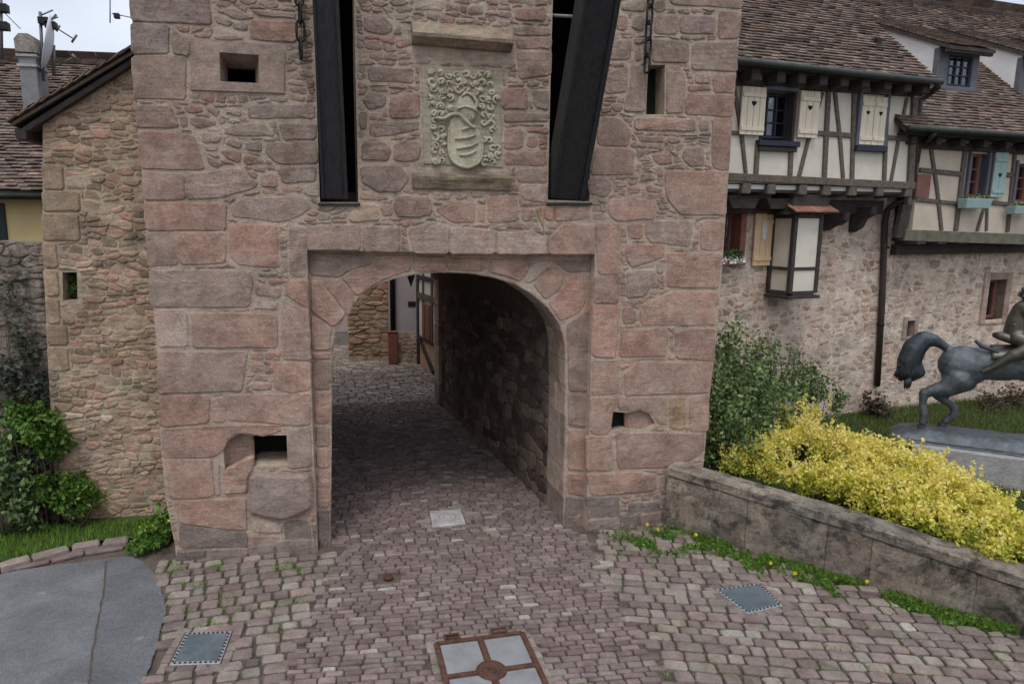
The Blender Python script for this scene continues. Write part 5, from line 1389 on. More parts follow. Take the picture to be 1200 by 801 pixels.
# jetty: joists with pale infill between, dark soffit and brackets
zjj=A.px(*U(540,700),UD)[1]
box(A,sA,sB,UD+.02,.02,zjj-.12,zjj-.07,'soffit',M['darktimber'],h1,bv=0)
box(A,sA,sB,UD+.015,UD+.03,zjj-.075,zjj-.01,'infill_strip',M['white'],h1,bv=0)
k=0
for x,y in ((20,680),(145,690),(275,697),(438,704),(562,712),(697,722),(838,733),(985,735)):
    a=A.px(*U(x,y),UD); box(A,a[0]-.08,a[0]+.08,UD-.06,.3,zjj-.15,zjj+.0,'jetty_joist',M['timber'],h1,bv=.012)
box(A,sA,sB-.02,-.14,.02,zjj-.42,zjj-.2,'wall_plate',M['darktimber'],h1,bv=.01)
for px_ in ((862,225),(905,232),(945,235)):
    a=A.px(*px_,-.2); prism(A,[(a[0]-.3,zjj-.2),(a[0]+.3,zjj-.2),(a[0]+.2,zjj-.36),(a[0]-.2,zjj-.36)],-.40,-.1,'bracket',M['darktimber'],h1)
# stone and timber corbels below
for x0,y0,x1,y1 in ((970,250,979,270),(1000,243,1011,272)):
    a=A.px((x0+x1)/2,y0,-.1); b_=A.px((x0+x1)/2,y1,-.1); z0,z1=b_[1],a[1]; c=a[0]
    v=[];sec=[(0,z1),(-.42,z1),(-.40,z1-.12),(-.26,z1-.2),(-.2,z0+.08),(-.06,z0),(0,z0)]
    v=[A.w(c-.06,d,z) for d,z in sec]+[A.w(c+.06,d,z) for d,z in sec]; n=len(sec)
    o=fixn(obj('corbel',v,[tuple(range(n)),tuple(range(2*n-1,n-1,-1))]+[(i,(i+1)%n,(i+1)%n+n,i+n) for i in range(n)],M['darktimber'],h1,tints=rt3())); bevel(o,.01)
# --- roof 1
ed=UD-.32; ez1=A.px(980,82,ed)[1]; pitch=R(43); sE=A.px(1098,93,ed)[0]; RL=5.5
tileroof(A,sA,sE,ed,ez1,ed+RL*math.cos(pitch),ez1+RL*math.sin(pitch),h1,tw=.15,ex=.085,tl=.016)
box(A,sA,sE-.05,ed+.06,UD+.1,ez1-.08,ez1-.04,'eaves_soffit',M['darktimber'],h1,bv=0)
tube([A.w(sA,ed-.06,ez1-.02),A.w(sE+.02,ed-.06,ez1-.05)],.05,'gutter',M['zinc'],h1,n=10)
prism(A,[(sB-.0,ztp-.1),(sE,ez1-.05),(sB,ez1-.05)],UD-.1,UD+.0,'eaves_bracket',M['darktimber'],h1)
# side gable of house 1 (towards house 2)
v=[A.w(sE-.03,d,z) for d,z in ((ed+.1,ez1-.02),(ed+RL*math.cos(pitch),ez1+RL*math.sin(pitch)-.05),(ed+RL*math.cos(pitch),ez1-.5),(ed+.5,ez1-.5))]+[A.w(sE-.1,d,z) for d,z in ((ed+.1,ez1-.02),(ed+RL*math.cos(pitch),ez1+RL*math.sin(pitch)-.05),(ed+RL*math.cos(pitch),ez1-.5),(ed+.5,ez1-.5))]
fixn(obj('side_gable',v,[(0,1,2,3),(7,6,5,4),(0,4,5,1),(1,5,6,2),(2,6,7,3),(3,7,4,0)],M['plaster2'],h1,tints=rt3()))
# roof vent
a_=A.px(1030,72,ed+.6); 
e_=box(A,a_[0]-.06,a_[0]+.06,ed+.62,ed+.74,ez1+.52,ez1+.72,'roof_vent',M['darkiron'],h1)
# --- downpipe
def pp(x,y,d): s,z=A.px(x,y,d); return A.w(s,d,z)
tube([pp(1100,96,ed-.06),pp(1099,102,ed-.03),pp(1086,112,UD),pp(1078,118,UD+.02),pp(1075,135,UD+.1),pp(1068,232,UD+.15),pp(1050,238,-.2),pp(1040,246,-.08),pp(1037,262,-.06),pp(1034,350,-.06),pp(1028,452,-.06)],.05,'downpipe',M['pipe'],h1,n=10)
for y in (290,380): 
    p=pp(1034+ (350-y)*.06,y,-.06); tube([p-np.array([0,0,.02]),p+np.array([0,0,.02])],.062,'pipe_clip',M['darkiron'],h1,n=10)
# --- oriel box on the lower wall
ob=-.5
oa=A.px(*w6(205,560),ob); oc=A.px(*w6(280,565),ob); od=A.px(*w6(190,755),ob)
s0,s1_=oa[0]+.0,oc[0]; z1,z0=oa[1],A.px(*w6(228,765),ob)[1]
ori=box(A,s0+.03,s1_-.03,ob+.02,.0,z0+.03,z1,'oriel',M['plaster'],h1,bv=0)
for (a,b_) in ((s0,s0+.07),(s1_-.07,s1_)):
    box(A,a,b_,ob-.005,ob+.07,z0,z1,'oriel_post',M['darktimber'],ori)
box(A,s0,s0+.07,-.08,.0,z0,z1,'oriel_post',M['darktimber'],ori)
zr=z0+(z1-z0)*.3
for zz_,h_ in ((z0-.03,.07),(zr,.05),(z1-.05,.07)):
    box(A,s0+.07,s1_-.07,ob+.002,ob+.06,zz_,zz_+h_,'oriel_rail',M['darktimber'],ori); box(A,s0+.004,s0+.06,ob+.07,-.08,zz_,zz_+h_,'oriel_rail',M['darktimber'],ori)
box(A,s0-.03,s1_+.03,ob-.03,.0,z0-.08,z0-.03,'oriel_floor',M['darktimber'],ori)
# hipped tile cap
zt1=z1+.04; zt2=z1+.34; nrow=4
for i in range(nrow):
    t0=i/nrow; t1=(i+1.2)/nrow; d0=ob-.14+(.0-(ob-.14))*t0*.92; d1=ob-.14+(.0-(ob-.14))*min(1,t1)*.92
    zz0=zt1+(zt2-zt1)*t0; zz1=zt1+(zt2-zt1)*min(1,t1); a=s0-.14+.18*t0; b_=s1_+.14-.18*t0; W=(b_-a)/7
    for j in range(7):
        v=[A.w(s,d,z+h) for h in (0,.022) for s,d,z in ((a+W*j+.004,d0,zz0),(a+W*(j+1)-.004,d0,zz0),(a+W*(j+1)-.004,d1,zz1),(a+W*j+.004,d1,zz1))]
        fixn(obj('oriel_tile',v,[(0,1,2,3),(7,6,5,4),(0,4,5,1),(1,5,6,2),(2,6,7,3),(3,7,4,0)],M['redtile'],ori,tints=rt3()))
prism(A,[(s0-.13,zt1-.03),(s1_+.13,zt1-.03),(s1_+.02,zt2-.03),(s0-.0,zt2-.03)],ob-.0,-.0,'oriel_cap',M['darktimber'],ori,bv=0)
# --- house 2 jettied storey
U2=UD+.14; sC=A.px(1071,250,U2)[0]; z2b=A.px(*w8(340,735),U2)[1]; z2t=A.px(*w8(340,460),U2)[1]
V=lambda x,y:w8(x,y)
wd1=rect(A,*V(358,480),*V(412,615),U2); wd2=rect(A,*V(503,512),*V(560,632),U2)
wallmesh(A,[(sC,z2b),(SR,z2b),(SR,z2t+.4),(sC,z2t+.4)],[ho(wd1),ho(wd2)],U2,U2+.2,'plaster_wall',M['plaster2'],h2)
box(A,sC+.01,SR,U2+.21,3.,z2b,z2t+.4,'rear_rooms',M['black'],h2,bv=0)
def bm8(p,q,w_,mat='timber',pr=.03,bow=0.): return beam(A,V(*p),V(*q),w_/2.67,U2,'timber_beam',M[mat],h2,proud=pr,bow=bow)
bm8((185,452),(560,474),22,'darktimber',.06); bm8((150,735),(560,750),34,'greentimber',.08)
bm8((205,532),(338,545),15); bm8((195,624),(355,640),13); bm8((430,634),(560,645),13); bm8((460,545),(500,549),14)
for p,q,w_,b_ in (((240,462),(274,722),16,.02),((348,468),(318,722),17,0),((422,475),(414,722),10,0),((503,480),(480,725),14,0),((408,645),(385,722),12,0),((192,470),(160,722),14,0)): bm8(p,q,w_,bow=b_)
a_,b_,c_,d_=rect(A,*V(195,545),*V(238,618),U2); box(A,a_,b_,U2-.02,U2+.0,c_,d_,'hatch',M['redwood'],h2)
# bays continue past the frame
s=A.px(1200,230,U2)[0]+.9
while s<SR-.3:
    box(A,s,s+.14,U2-.03,U2+.05,z2b+.1,z2t,'timber_beam',M['timber'],h2); s+=.95
box(A,A.px(1208,230,U2)[0],SR,U2-.06,U2+.05,z2t-.02,z2t+.12,'timber_beam',M['darktimber'],h2); box(A,A.px(1208,230,U2)[0],SR,U2-.08,U2+.05,z2b-.04,z2b+.12,'timber_beam',M['greentimber'],h2)
for r_ in (wd1,wd2):
    glazing(A,r_[0]+.02,r_[1]-.02,r_[2],r_[3],U2+.12,2,3,h2,'redwood',curtain=False)
    for x0 in (r_[0]-.05,r_[1]): box(A,x0,x0+.05,U2-.05,U2+.1,r_[2]-.03,r_[3]+.05,'window_post',M['bluegrey'],h2)
shutter(A,rect(A,*V(424,478),*V(464,618),U2),U2-.05,'teal',h2,boards=2,heart=.5)
def flowerbox(x0,y0,x1,y1,label):
    a,b_,c_,d_=rect(A,*V(x0,y0),*V(x1,y1),U2-.2); e=empty('flower_box',A.w((a+b_)/2,U2-.15,c_),label,'flower box')
    v=[];
    for z,i in ((c_,.03),(d_,.0)):
        for s,d in ((a+i,U2-.24+i),(b_-i,U2-.24+i),(b_-i,U2-.07),(a+i,U2-.07)): v.append(A.w(s,d,z))
    bevel(fixn(obj('trough',v,[(0,1,2,3),(7,6,5,4),(0,4,5,1),(1,5,6,2),(2,6,7,3),(3,7,4,0)],M['teal'],e,tints=rt3())),.008)
    box(A,a+.02,b_-.02,U2-.22,U2-.09,d_-.0,d_+.012,'earth',M['soil'],e,bv=0)
    P_=np.array([A.w(random.uniform(a+.03,b_-.03),random.uniform(U2-.22,U2-.1),d_+random.uniform(.01,.07)) for _ in range(60)]); leaves('small_leaves',P_,.03,M['bushleaf'],e)
flowerbox(348,622,430,652,'pale teal flower box under the window with the teal shutter'); flowerbox(500,645,575,670,'pale teal flower box at the right edge of the photograph')
# jetty of house 2
zz2=z2b
box(A,sC,SR,U2+.03,.05,zz2-.1,zz2-.05,'soffit',M['darktimber'],h2,bv=0); box(A,sC,SR,U2+.0,U2+.02,zz2-.09,zz2-.0,'infill_strip',M['white'],h2,bv=0)
s=sC+.1
while s<SR:
    box(A,s,s+.2,U2-.05,.3,zz2-.15,zz2-.01,'jetty_joist',M['greentimber'],h2,bv=.01); s+=.5
box(A,sC,SR,-.12,.05,zz2-.34,zz2-.16,'wall_plate',M['darktimber'],h2,bv=.01)
# slanting props at the left end
for dx in (0,.22): beam(A,V(172-dx*60,640),V(140-dx*60+10,745),9,U2-.02,'prop',M['darktimber'],h2)
# --- roof 2 with shed dormers
e2=U2-.35; ez2=A.px(1150,155,e2)[1]; 
p2=R(43); zr_=None
# ridge from the sky line at (1140,6)
r_=ray(1140,6); n_=A.y*math.sin(p2)-np.array([0,0,1])*math.cos(p2); P0=A.w(0,e2,ez2); t_=((P0-CAM)@n_)/(r_@n_); Q=CAM+r_*t_; _,dr,zr_=A.local(Q); dr-=.22; zr_-=.22*math.tan(p2)
sS=A.px(1062,140,e2)[0]
tn=math.tan(p2)
fd=e2+.95; DW=A.px(1098,90,fd)[0],A.px(1143,90,fd)[0]; zt_d=A.px(1120,58,fd)[1]; zb_d=ez2+(fd-e2)*tn
DW2=(A.px(1194,105,fd)[0],A.px(1194,105,fd)[0]+ (DW[1]-DW[0]))
dorms=[DW,DW2,(DW2[0]+ (DW2[0]-DW[0]),DW2[1]+(DW2[0]-DW[0]))]
dp=R(25); zE=zt_d+.05; Ld=(zE-ez2-(fd-.2-e2)*tn)/(tn-math.tan(dp)) # run from dormer eave until it meets the roof
dm=fd-.2+Ld; zm=zE+Ld*math.tan(dp)
tileroof(A,sS,SR,e2,ez2,dr,zr_,h2,tw=.15,ex=.085,tl=.016,board=True,cut=None)
tileroof(A,-5.,SR,dr+3.4,zr_-3.2,dr,zr_,h2,name='rear_roof_tiles',tw=.6,ex=.6)
# the high roof runs on behind house 1
tileroof(A,-5.,sS,dr-2.6,zr_-2.6*tn,dr,zr_,h2,name='upper_roof_tiles',tw=.15,ex=.085,tl=.016)
m_=MB(); s=-5.
while s<SR:
    v,f=tube([A.w(s,dr,zr_+.0),A.w(s+.38,dr,zr_+.02)],[.1,.12],raw=True,n=8); m_.add(v,f,(.3,random.random(),.5)); s+=.35
setp(m_.build('ridge_tiles',M['tile'],h2),kind='stuff')
for k,(a,b_) in enumerate(dorms):
    dn=box(A,a,b_,fd+.06,fd+.12,zb_d-.15,zt_d,'dormer',M['greyframe'],h2,bv=0)
    wa_,wb_=a+(b_-a)*.27,b_-(b_-a)*.14; 
    box(A,a-.03,a+(b_-a)*.24,fd-.02,fd+.08,zb_d-.12,zt_d,'dormer_post',M['greyframe'],dn); box(A,b_-(b_-a)*.14,b_+.03,fd-.02,fd+.08,zb_d-.12,zt_d,'dormer_post',M['greyframe'],dn)
    box(A,a-.0,b_,fd-.03,fd+.06,zt_d-.1,zt_d+.02,'dormer_head',M['greyframe'],dn); box(A,a-.03,b_+.03,fd-.1,fd+.05,zb_d-.12,zb_d+.02,'dormer_sill',M['greyframe'],dn)
    glazing(A,wa_,wb_,zb_d+.05,zt_d-.1,fd+.03,3,3,dn,'navy',bw=.03,curtain=False)
    box(A,wa_+.02,wb_-.02,fd+.045,fd+.05,zb_d+.06,zt_d-.1,'net_curtain',M['curtain'],dn,bv=0)
    # cheeks: real triangular boards
    for s in (a-.02,b_-.02):
        pts=[(fd+.0,zb_d-.0),(fd+.0,zt_d+.0),(dm+.1,zm+.05)] ; 
        pts=[(fd,ez2+(fd-e2)*tn-.02),(fd,zt_d+.05),(dm,zm),(dm,ez2+(dm-e2)*tn-.05)]
        v=[A.w(s+o_,d,z) for o_ in (0,.04) for d,z in pts]; fixn(obj('dormer_cheek',v,[(0,1,2,3),(7,6,5,4),(0,4,5,1),(1,5,6,2),(2,6,7,3),(3,7,4,0)],M['white'],dn,tints=rt3()))
    tileroof(A,a-.08,b_+.12,fd-.22,zE-.05,dm+.15,zm+.09,dn,name='dormer_tiles',tw=.15,ex=.085,tl=.014)
    box(A,a-.07,b_+.1,fd-.2,fd-.14,zE-.16,zE-.05,'dormer_fascia',M['darktimber'],dn)
tube([A.w(sS,e2-.06,ez2-.02),A.w(SR,e2-.06,ez2-.04)],.05,'gutter',M['zinc'],h2,n=10)
box(A,sS+.1,SR,e2+.05,U2+.1,ez2-.09,ez2-.05,'eaves_soffit',M['darktimber'],h2,bv=0)
s=sS+.3
while s<4: box(A,s,s+.12,e2+.1,U2+.05,ez2-.22,ez2-.1,'rafter_end',M['darktimber'],h2,bv=.008); s+=.55
tube([pp(1094,157,e2-.06),pp(1085,166,U2-.05),pp(1077,172,U2),pp(1074,190,U2+.0)],.045,'downpipe',M['pipe'],h2,n=8)
# closing walls so both houses are solid
box(A,sL,SR,2.8,3.0,GZ-.1,zr_-3.2,'rear_wall',M['plaster2'],h2,bv=0)
# small windows in the rubble wall
glazing(A,wnB[0],wnB[1],wnB[2],wnB[3],.2,1,1,h2,'redwood',curtain=False,bw=.06); box(A,wnC[0],wnC[1],.2,.24,wnC[2],wnC[3],'hatch',M['redwood'],h2,bv=0)
# window sill pots of house 1
P_=np.array([A.w(random.uniform(wn[0],wn[1]),random.uniform(-.12,.0),wn[2]+random.uniform(.0,.18)) for _ in range(260)]); e=empty('window_plants',A.w((wn[0]+wn[1])/2,-.05,wn[2]),'dark leaved plants with white flowers on the lower window sill','flowers')
leaves('small_leaves',P_,.04,M['bushleaf'],e); P_=np.array([A.w(random.uniform(wn[0]+.1,wn[1]),random.uniform(-.16,-.1),wn[2]+random.uniform(-.03,.07)) for _ in range(70)]); leaves('petals',P_,.045,M['flower'],e,aspect=1.)
# ================================================================ street beyond the gate
def sbox(x0,x1,y0,y1,z0,z1,name,mat,parent,**k):
    return box(Frame((0,0),0),x0,x1,y0,y1,z0,z1,name,mat,parent,**k)
W0=Frame((0,19.4),0.)
pil=empty('stone_pier',(1.0,19.4,0),'tall pier of thin brown stone courses seen through the left of the arch','pier')
a0=W0.px(409,400)[0]; a1=W0.px(457,400)[0]
sbox(a0,a1,19.43,20.6,-.05,4.3,'pier_core',M['rubble_mortar'],pil,bv=0)
Sp=StoneSet(pil,M['rubble']); fill(W0,Sp,[(a0,0),(a1,0),(a1,4.25),(a0,4.25)],[],.03,.42,.15,gap=.016,proud=(.01,.06),minr=.03,res=.018,tone=lambda s,z:(random.uniform(.1,.8),random.uniform(.3,.9),.5)); Sp.finish()
W1=Frame((0,19.0),0.)
b0=W1.px(457,400)[0]; b1=W1.px(497,400)[0]
lh=empty('mauve_house',((b0+b1)/2,19.0,0),'mauve grey rendered house with a rubble base in the lane behind the arch','house')
sbox(b0,b1+3,19.0,23,-.05,4.9,'wall',M['lilac'],lh,bv=0); 
zrb=W1.px(475,389)[1]
sbox(b0+.0,b1+2,18.95,19.02,-.05,zrb,'plinth',M['house_mortar'],lh,bv=0); Sq=StoneSet(lh,M['house_stone']); fill(W1,Sq,[(b0+.1,0),(b1+.4,0),(b1+.4,zrb),(b0+.1,zrb)],[],-.05,.2,.13,gap=.02,proud=(.0,.02),minr=.03,tone=lambda s,z:(random.random(),random.random(),.5)); Sq.finish()
c=W1.px(460,350,-.1); tube([W1.w(c[0],-.12,W1.px(460,390)[1]),W1.w(c[0],-.12,4.85)],.075,'drainpipe',M['darkiron'],lh)
dx0=W1.px(455.5,400,-.3)[0]; dx1=W1.px(466,400,-.3)[0]; dz=W1.px(460,388,-.3)[1]
mb_=empty('meter_cabinet',((dx0+dx1)/2,18.7,0),'dark red brown cabinet standing below the drainpipe beyond the arch','cabinet'); 
sbox(dx0,dx1,18.66,18.93,.0,dz-.03,'body',M['redwood'],mb_); sbox(dx0+.03,dx1-.03,18.645,18.66,.05,dz-.1,'door',M['redwood'],mb_); sbox(dx0-.02,dx1+.02,18.64,18.95,dz-.03,dz,'lid',M['redwood'],mb_)
q0=W1.px(478,353); q1=W1.px(487,358); pq=empty('street_plaque',W1.w((q0[0]+q1[0])/2,-.02,q1[1]),'small dark plaque on the mauve wall beyond the arch','plaque'); box(W1,q0[0],q1[0],-.03,-.005,q1[1],q0[1],'plate',M['darkiron'],pq); box(W1,q0[0]+.02,q1[0]-.02,-.034,-.031,q1[1]+.03,q0[1]-.03,'raised_field',M['zinc'],pq,bv=0)
# far pale house in the gap
fz=gnd(398,412); FH=Frame((0,22.2),0.); f0=FH.px(380,400)[0]; f1=FH.px(409,400)[0]
fp=empty('pale_pink_house',((f0-3+f1)/2,22.2,0),'pale pink house at the far left end of the lane','house')
sbox(-6,f1+.5,22.2,26,-.05,5.5,'wall',M['pinkren'],fp,bv=0); sbox(-6,f1+.5,22.15,22.22,-.05,.45,'plinth',M['concrete'],fp,bv=0)
for x in (-4.,-2.2,): sbox(x,x+.9,22.13,22.22,1.4,2.8,'window',M['navy'],fp)
sbox(f0-.1,f0+.35,22.13,22.22,1.6,2.6,'window',M['navy'],fp)
tileroof(Frame((0,22.2),0),-6.3,f1+.6,-.4,5.4,2.5,8.2,fp,tw=.4,ex=.35); tileroof(Frame((0,22.2),0),-6.3,f1+.6,5.4,5.4,2.5,8.2,fp,tw=.4,ex=.35,name='rear_roof_tiles')
# orange half timbered house along the right of the lane
pA=gnd(491,426)[:2]; pB=gnd(517,444)[:2]; dv=pB-pA; Lo=np.linalg.norm(dv); dv/=Lo
OF=Frame((pA[0],pA[1]),math.degrees(math.atan2(dv[1],dv[0])))
oh=empty('salmon_house',(pA[0]+1,pA[1],0),'salmon and cream half timbered house along the lane behind the arch','house')
Lq=2.6
box(OF,0,Lq,.0,3.,-.05,4.8,'wall',M['orange'],oh,bv=0)
def ob_(s0,s1_,z0,z1,mat='darktimber',pr=.04): return box(OF,s0,s1_,-pr,.02,z0,z1,'timber_beam' if 'timber' in mat else 'plaster_field',M[mat],oh)
def OZ(y,x=503): return OF.px(x,y)[1]
zA,zB,zC,zD=OZ(398),OZ(350),OZ(330),OZ(310)
ob_(-.02,.12,0,4.8,'darktimber',.06); ob_(.12,Lq,zB-.08,zB+.1,'timber',.06); ob_(.12,Lq,zC,zC+.12,'darktimber',.06)
ob_(.14,Lq-.02,zB+.1,zC,'plaster',.02); ob_(.14,Lq-.02,zA,zB-.08,'plaster',.02); ob_(.14,Lq-.02,zC+.12,4.75,'plaster',.02)
for s in (.55,1.35,2.1): ob_(s,s+.12,zA,4.75,'timber',.06)
wwz0,wwz1=zA+.02,zB-.15
for s in (.68,1.2): ob_(s,s+.12,wwz0,wwz1,'redwood',.08)
box(OF,.8,1.2,-.06,-.02,wwz0,wwz1,'shutter',M['redwood'],oh)
ob_(.1,1.9,zA-.08,zA,'darktimber',.07); prism(OF,[(.1,zA-.1),(.22,zA-.06),(1.55,zA-.75),(1.45,zA-.85)],-.06,.0,'timber_beam',M['darktimber'],oh)
# closing walls of the lane
lw=empty('lane_wall',(-3.2,19,0),'rubble wall on the left side of the lane behind the gate','wall'); sbox(-3.6,-3.2,YF+DB+.5,22.1,-.05,2.4,'wall_core',M['rubble_mortar'],lw,bv=0)
# ================================================================ bronze horse and rider
bz=1.08
ho_=gnd(1112,502,bz); HS=Frame(ho_[:2],-41.)
st=empty('equestrian_statue',(ho_[0],ho_[1],GZ),'grey bronze galloping horse with rider on a concrete plinth behind the yellow shrub','statue')
def hp_(x,y,l=0.): s,z=HS.px(x,y,l); return HS.w(s,l,z)
mpp=float((ho_-CAM)@FW)/FP
def skin(name,verts,edges,rad,mat,parent,sub=2,root=0):
    V=[np.asarray(v) for v in verts]; off=base_of(parent)
    me=bpy.data.meshes.new(name); me.from_pydata([tuple(v-off) for v in V],edges,[]); me.materials.append(mat)
    o=bpy.data.objects.new(name,me); COL.objects.link(o); o.parent=parent
    o.modifiers.new('skin','SKIN'); 
    if not me.skin_vertices: 
        pass
    for i,r_ in enumerate(rad): me.skin_vertices[0].data[i].radius=(r_,r_) if not isinstance(r_,tuple) else r_
    me.skin_vertices[0].data[root].use_root=True
    o.modifiers['skin'].use_smooth_shade=True; s_=o.modifiers.new('sub','SUBSURF'); s_.levels=sub; s_.render_levels=sub
    return o
def blob(name,parts,mat,parent,vox=.014,it=6,tintv=(.5,.5,.5)):
    """one continuous surface grown from tapered limbs and ellipsoids (voxel remesh, smoothed)"""
    m_=MB()
    for p in parts:
        if p[0]=='e':
            _,c,ax3,_r=p; v=[];f=[]
            for i in range(9):
                ph=math.pi*i/8
                for j in range(14):
                    th=2*math.pi*j/14; v.append(c+ax3[0]*math.sin(ph)*math.cos(th)+ax3[1]*math.sin(ph)*math.sin(th)+ax3[2]*math.cos(ph))
            m_.add(v,[(i*14+j,i*14+(j+1)%14,(i+1)*14+(j+1)%14,(i+1)*14+j) for i in range(8) for j in range(14)])
        else:
            _,P_,rad,_r=p; P_=[np.asarray(q,float) for q in P_]
            for a_,b_,ra,rb in zip(P_[:-1],P_[1:],rad[:-1],rad[1:]):
                L_=np.linalg.norm(b_-a_); d_=(b_-a_)/L_; pts=[a_-d_*ra*.99,a_-d_*ra*.8,a_-d_*ra*.4]+[a_+(b_-a_)*k/4 for k in range(5)]+[b_+d_*rb*.4,b_+d_*rb*.8,b_+d_*rb*.99]
                rr=[ra*.12,ra*.6,ra*.915]+[ra+(rb-ra)*k/4 for k in range(5)]+[rb*.915,rb*.6,rb*.12]
                v,f=tube(pts,rr,raw=True,n=12); m_.add(v,f)
    o=obj(name,m_.v,m_.f,mat,parent,tints=None); bm=bmesh.new(); bm.from_mesh(o.data); bmesh.ops.remove_doubles(bm,verts=bm.verts,dist=1e-5); bmesh.ops.recalc_face_normals(bm,faces=bm.faces); bm.to_mesh(o.data); bm.free()
    r_=o.modifiers.new('r','REMESH'); r_.mode='VOXEL'; r_.voxel_size=vox; r_.use_smooth_shade=True
    s_=o.modifiers.new('s','SMOOTH'); s_.iterations=it; s_.factor=.5
    return o
k_=mpp
def LP(*q): return [hp_(*p) for p in q]
def RR(*r_): return [x*k_ for x in r_]
hx,hy_,hz_=HS.x,HS.y,np.array([0,0,1.])
def ell(x,y,l,a,b_,c_,rot=0.):
    u=hx*math.cos(rot)-hz_*math.sin(rot); w_=hx*math.sin(rot)+hz_*math.cos(rot); return ('e',hp_(x,y,l),(u*a*k_,hy_*b_*k_,w_*c_*k_),0)
hp=[ell(1130,428,0,26,20,23,.15),ell(1126,434,-.05,19,14,25,.1),ell(1128,434,.06,18,13,24),ell(1165,426,0,40,18,19,.0),ell(1205,424,0,26,18,22),ell(1222,424,0,17,16,20),
    ('t',LP((1222,420,0),(1240,402,0),(1256,382,0),(1268,368,0)),RR(17,13,9.5,8),0),('t',LP((1268,368,0),(1284,384,0),(1295,397,0)),RR(9,6.5,5),0),
    ('t',LP((1124,444,-.10),(1110,454,-.115),(1083,460,-.12)),RR(15,10.5,5.2),0),('t',LP((1083,460,-.12),(1081,474,-.12),(1083,484,-.12),(1081,494,-.12)),RR(5.4,3.6,4.6,4.2),0),
    ('t',LP((1130,446,.10),(1110,457,.12),(1098,463,.12)),RR(13,8.5,5),0),('t',LP((1098,463,.12),(1119,477,.12),(1117,486,.12),(1108,493,.12)),RR(5,3.7,4.6,4.4),0),
    ('t',LP((1216,436,-.10),(1238,446,-.12),(1262,440,-.12)),RR(12,7,5),0),('t',LP((1262,440,-.12),(1267,458,-.12),(1261,470,-.12)),RR(4.8,3.5,4.2),0),
    ('t',LP((1218,436,.10),(1244,438,.12),(1272,424,.12)),RR(12,7,5),0),('t',LP((1272,424,.12),(1283,440,.12),(1279,452,.12)),RR(4.8,3.5,4.2),0),
    ('t',LP((1122,414,0),(1112,409,0),(1100,402,0)),RR(7,4.4,4.4),0)]
hb=blob('horse_body',hp,M['bronze'],st,.016,5)
tail=[(1112,410,0),(1103,403,0),(1093,398,0),(1082,398,0),(1072,407,0),(1066,421,0),(1064,434,0),(1056,443,0)]
tl=blob('tail',[('t',LP(*tail),RR(4.4,5.2,7.5,10.5,12.5,12.5,9.5,4),0),('t',LP((1070,425,0),(1076,436,0),(1070,444,0)),RR(9,7.5,3),0)],M['darkbronze'],st,.016,3)
for k in range(44):    # hair strands of the tail
    o_=random.uniform(-12,12); st0=random.choice((1,2,3)); tt=tail[st0:]; ww=[.35,.6,.9,1.,1.,1.,.8][-len(tt):]
    q=[hp_(x+o_*w_+random.uniform(-1.5,1.5),y+random.uniform(-2.5,2.5)+o_*.25,-(.115-.0006*o_*o_)*w_*.9) for (x,y,_),w_ in zip(tt,ww)]
    v,f=tube(q,[.008]+[random.uniform(.013,.022) for _ in q[2:]]+[.004],raw=True,n=5); obj('tail_strand',v,f,M['darkbronze'],tl,tints=(.5,.5,.5),smooth=True)
for k in range(60):    # ragged tips
    i_=random.choice((3,4,4,5,5,6,6)); cx2,cy2,_=tail[i_]; an_=random.uniform(1.2,4.6); r0=random.uniform(9,13); dx_,dy_=math.cos(an_),math.sin(an_)
    q=[hp_(cx2+dx_*r0*.6,cy2+dy_*r0*.6,-.06),hp_(cx2+dx_*r0*1.05,cy2+dy_*r0*1.05+2,-.05),hp_(cx2+dx_*(r0*1.25)-1,cy2+dy_*r0*1.2+7,-.03)]
    v,f=tube(q,[.02,.022,.003],raw=True,n=5); obj('tail_strand',v,f,M['darkbronze'],tl,tints=(.5,.5,.5),smooth=True)
for k in range(14):
    t_=k/13; x=1226+t_*42; y=398-t_*38; q=[hp_(x,y,-.02),hp_(x-8,y-2,-.05),hp_(x-15,y+8,-.03)]
    v,f=tube(q,[.02,.022,.004],raw=True,n=5); obj('mane_lock',v,f,M['darkbronze'],hb,tints=(.5,.5,.5),smooth=True)
for l in (-.04,.04):
    v,f=tube([hp_(1266,362,l),hp_(1267,354,l*1.3)],[.022,.004],raw=True,n=6); obj('ear',v,f,M['bronze'],hb,tints=(.5,.5,.5),smooth=True)
for q,l in (((1080,499),-.12),((1104,496),.12),((1261,474),-.12),((1279,456),.12)):
    p=hp_(*q,l); v=[];n=8
    for z_,r_ in ((-.045,.055),(.0,.047),(.025,.04)): v+=[p+np.array([r_*math.cos(j*math.pi/4),r_*math.sin(j*math.pi/4),z_]) for j in range(n)]
    fixn(obj('hoof',v,[(i*n+j,i*n+(j+1)%n,(i+1)*n+(j+1)%n,(i+1)*n+j) for i in range(2) for j in range(n)]+[tuple(range(n)),tuple(range(2*n,3*n))],M['darkbronze'],hb,tints=(.5,.5,.5)))
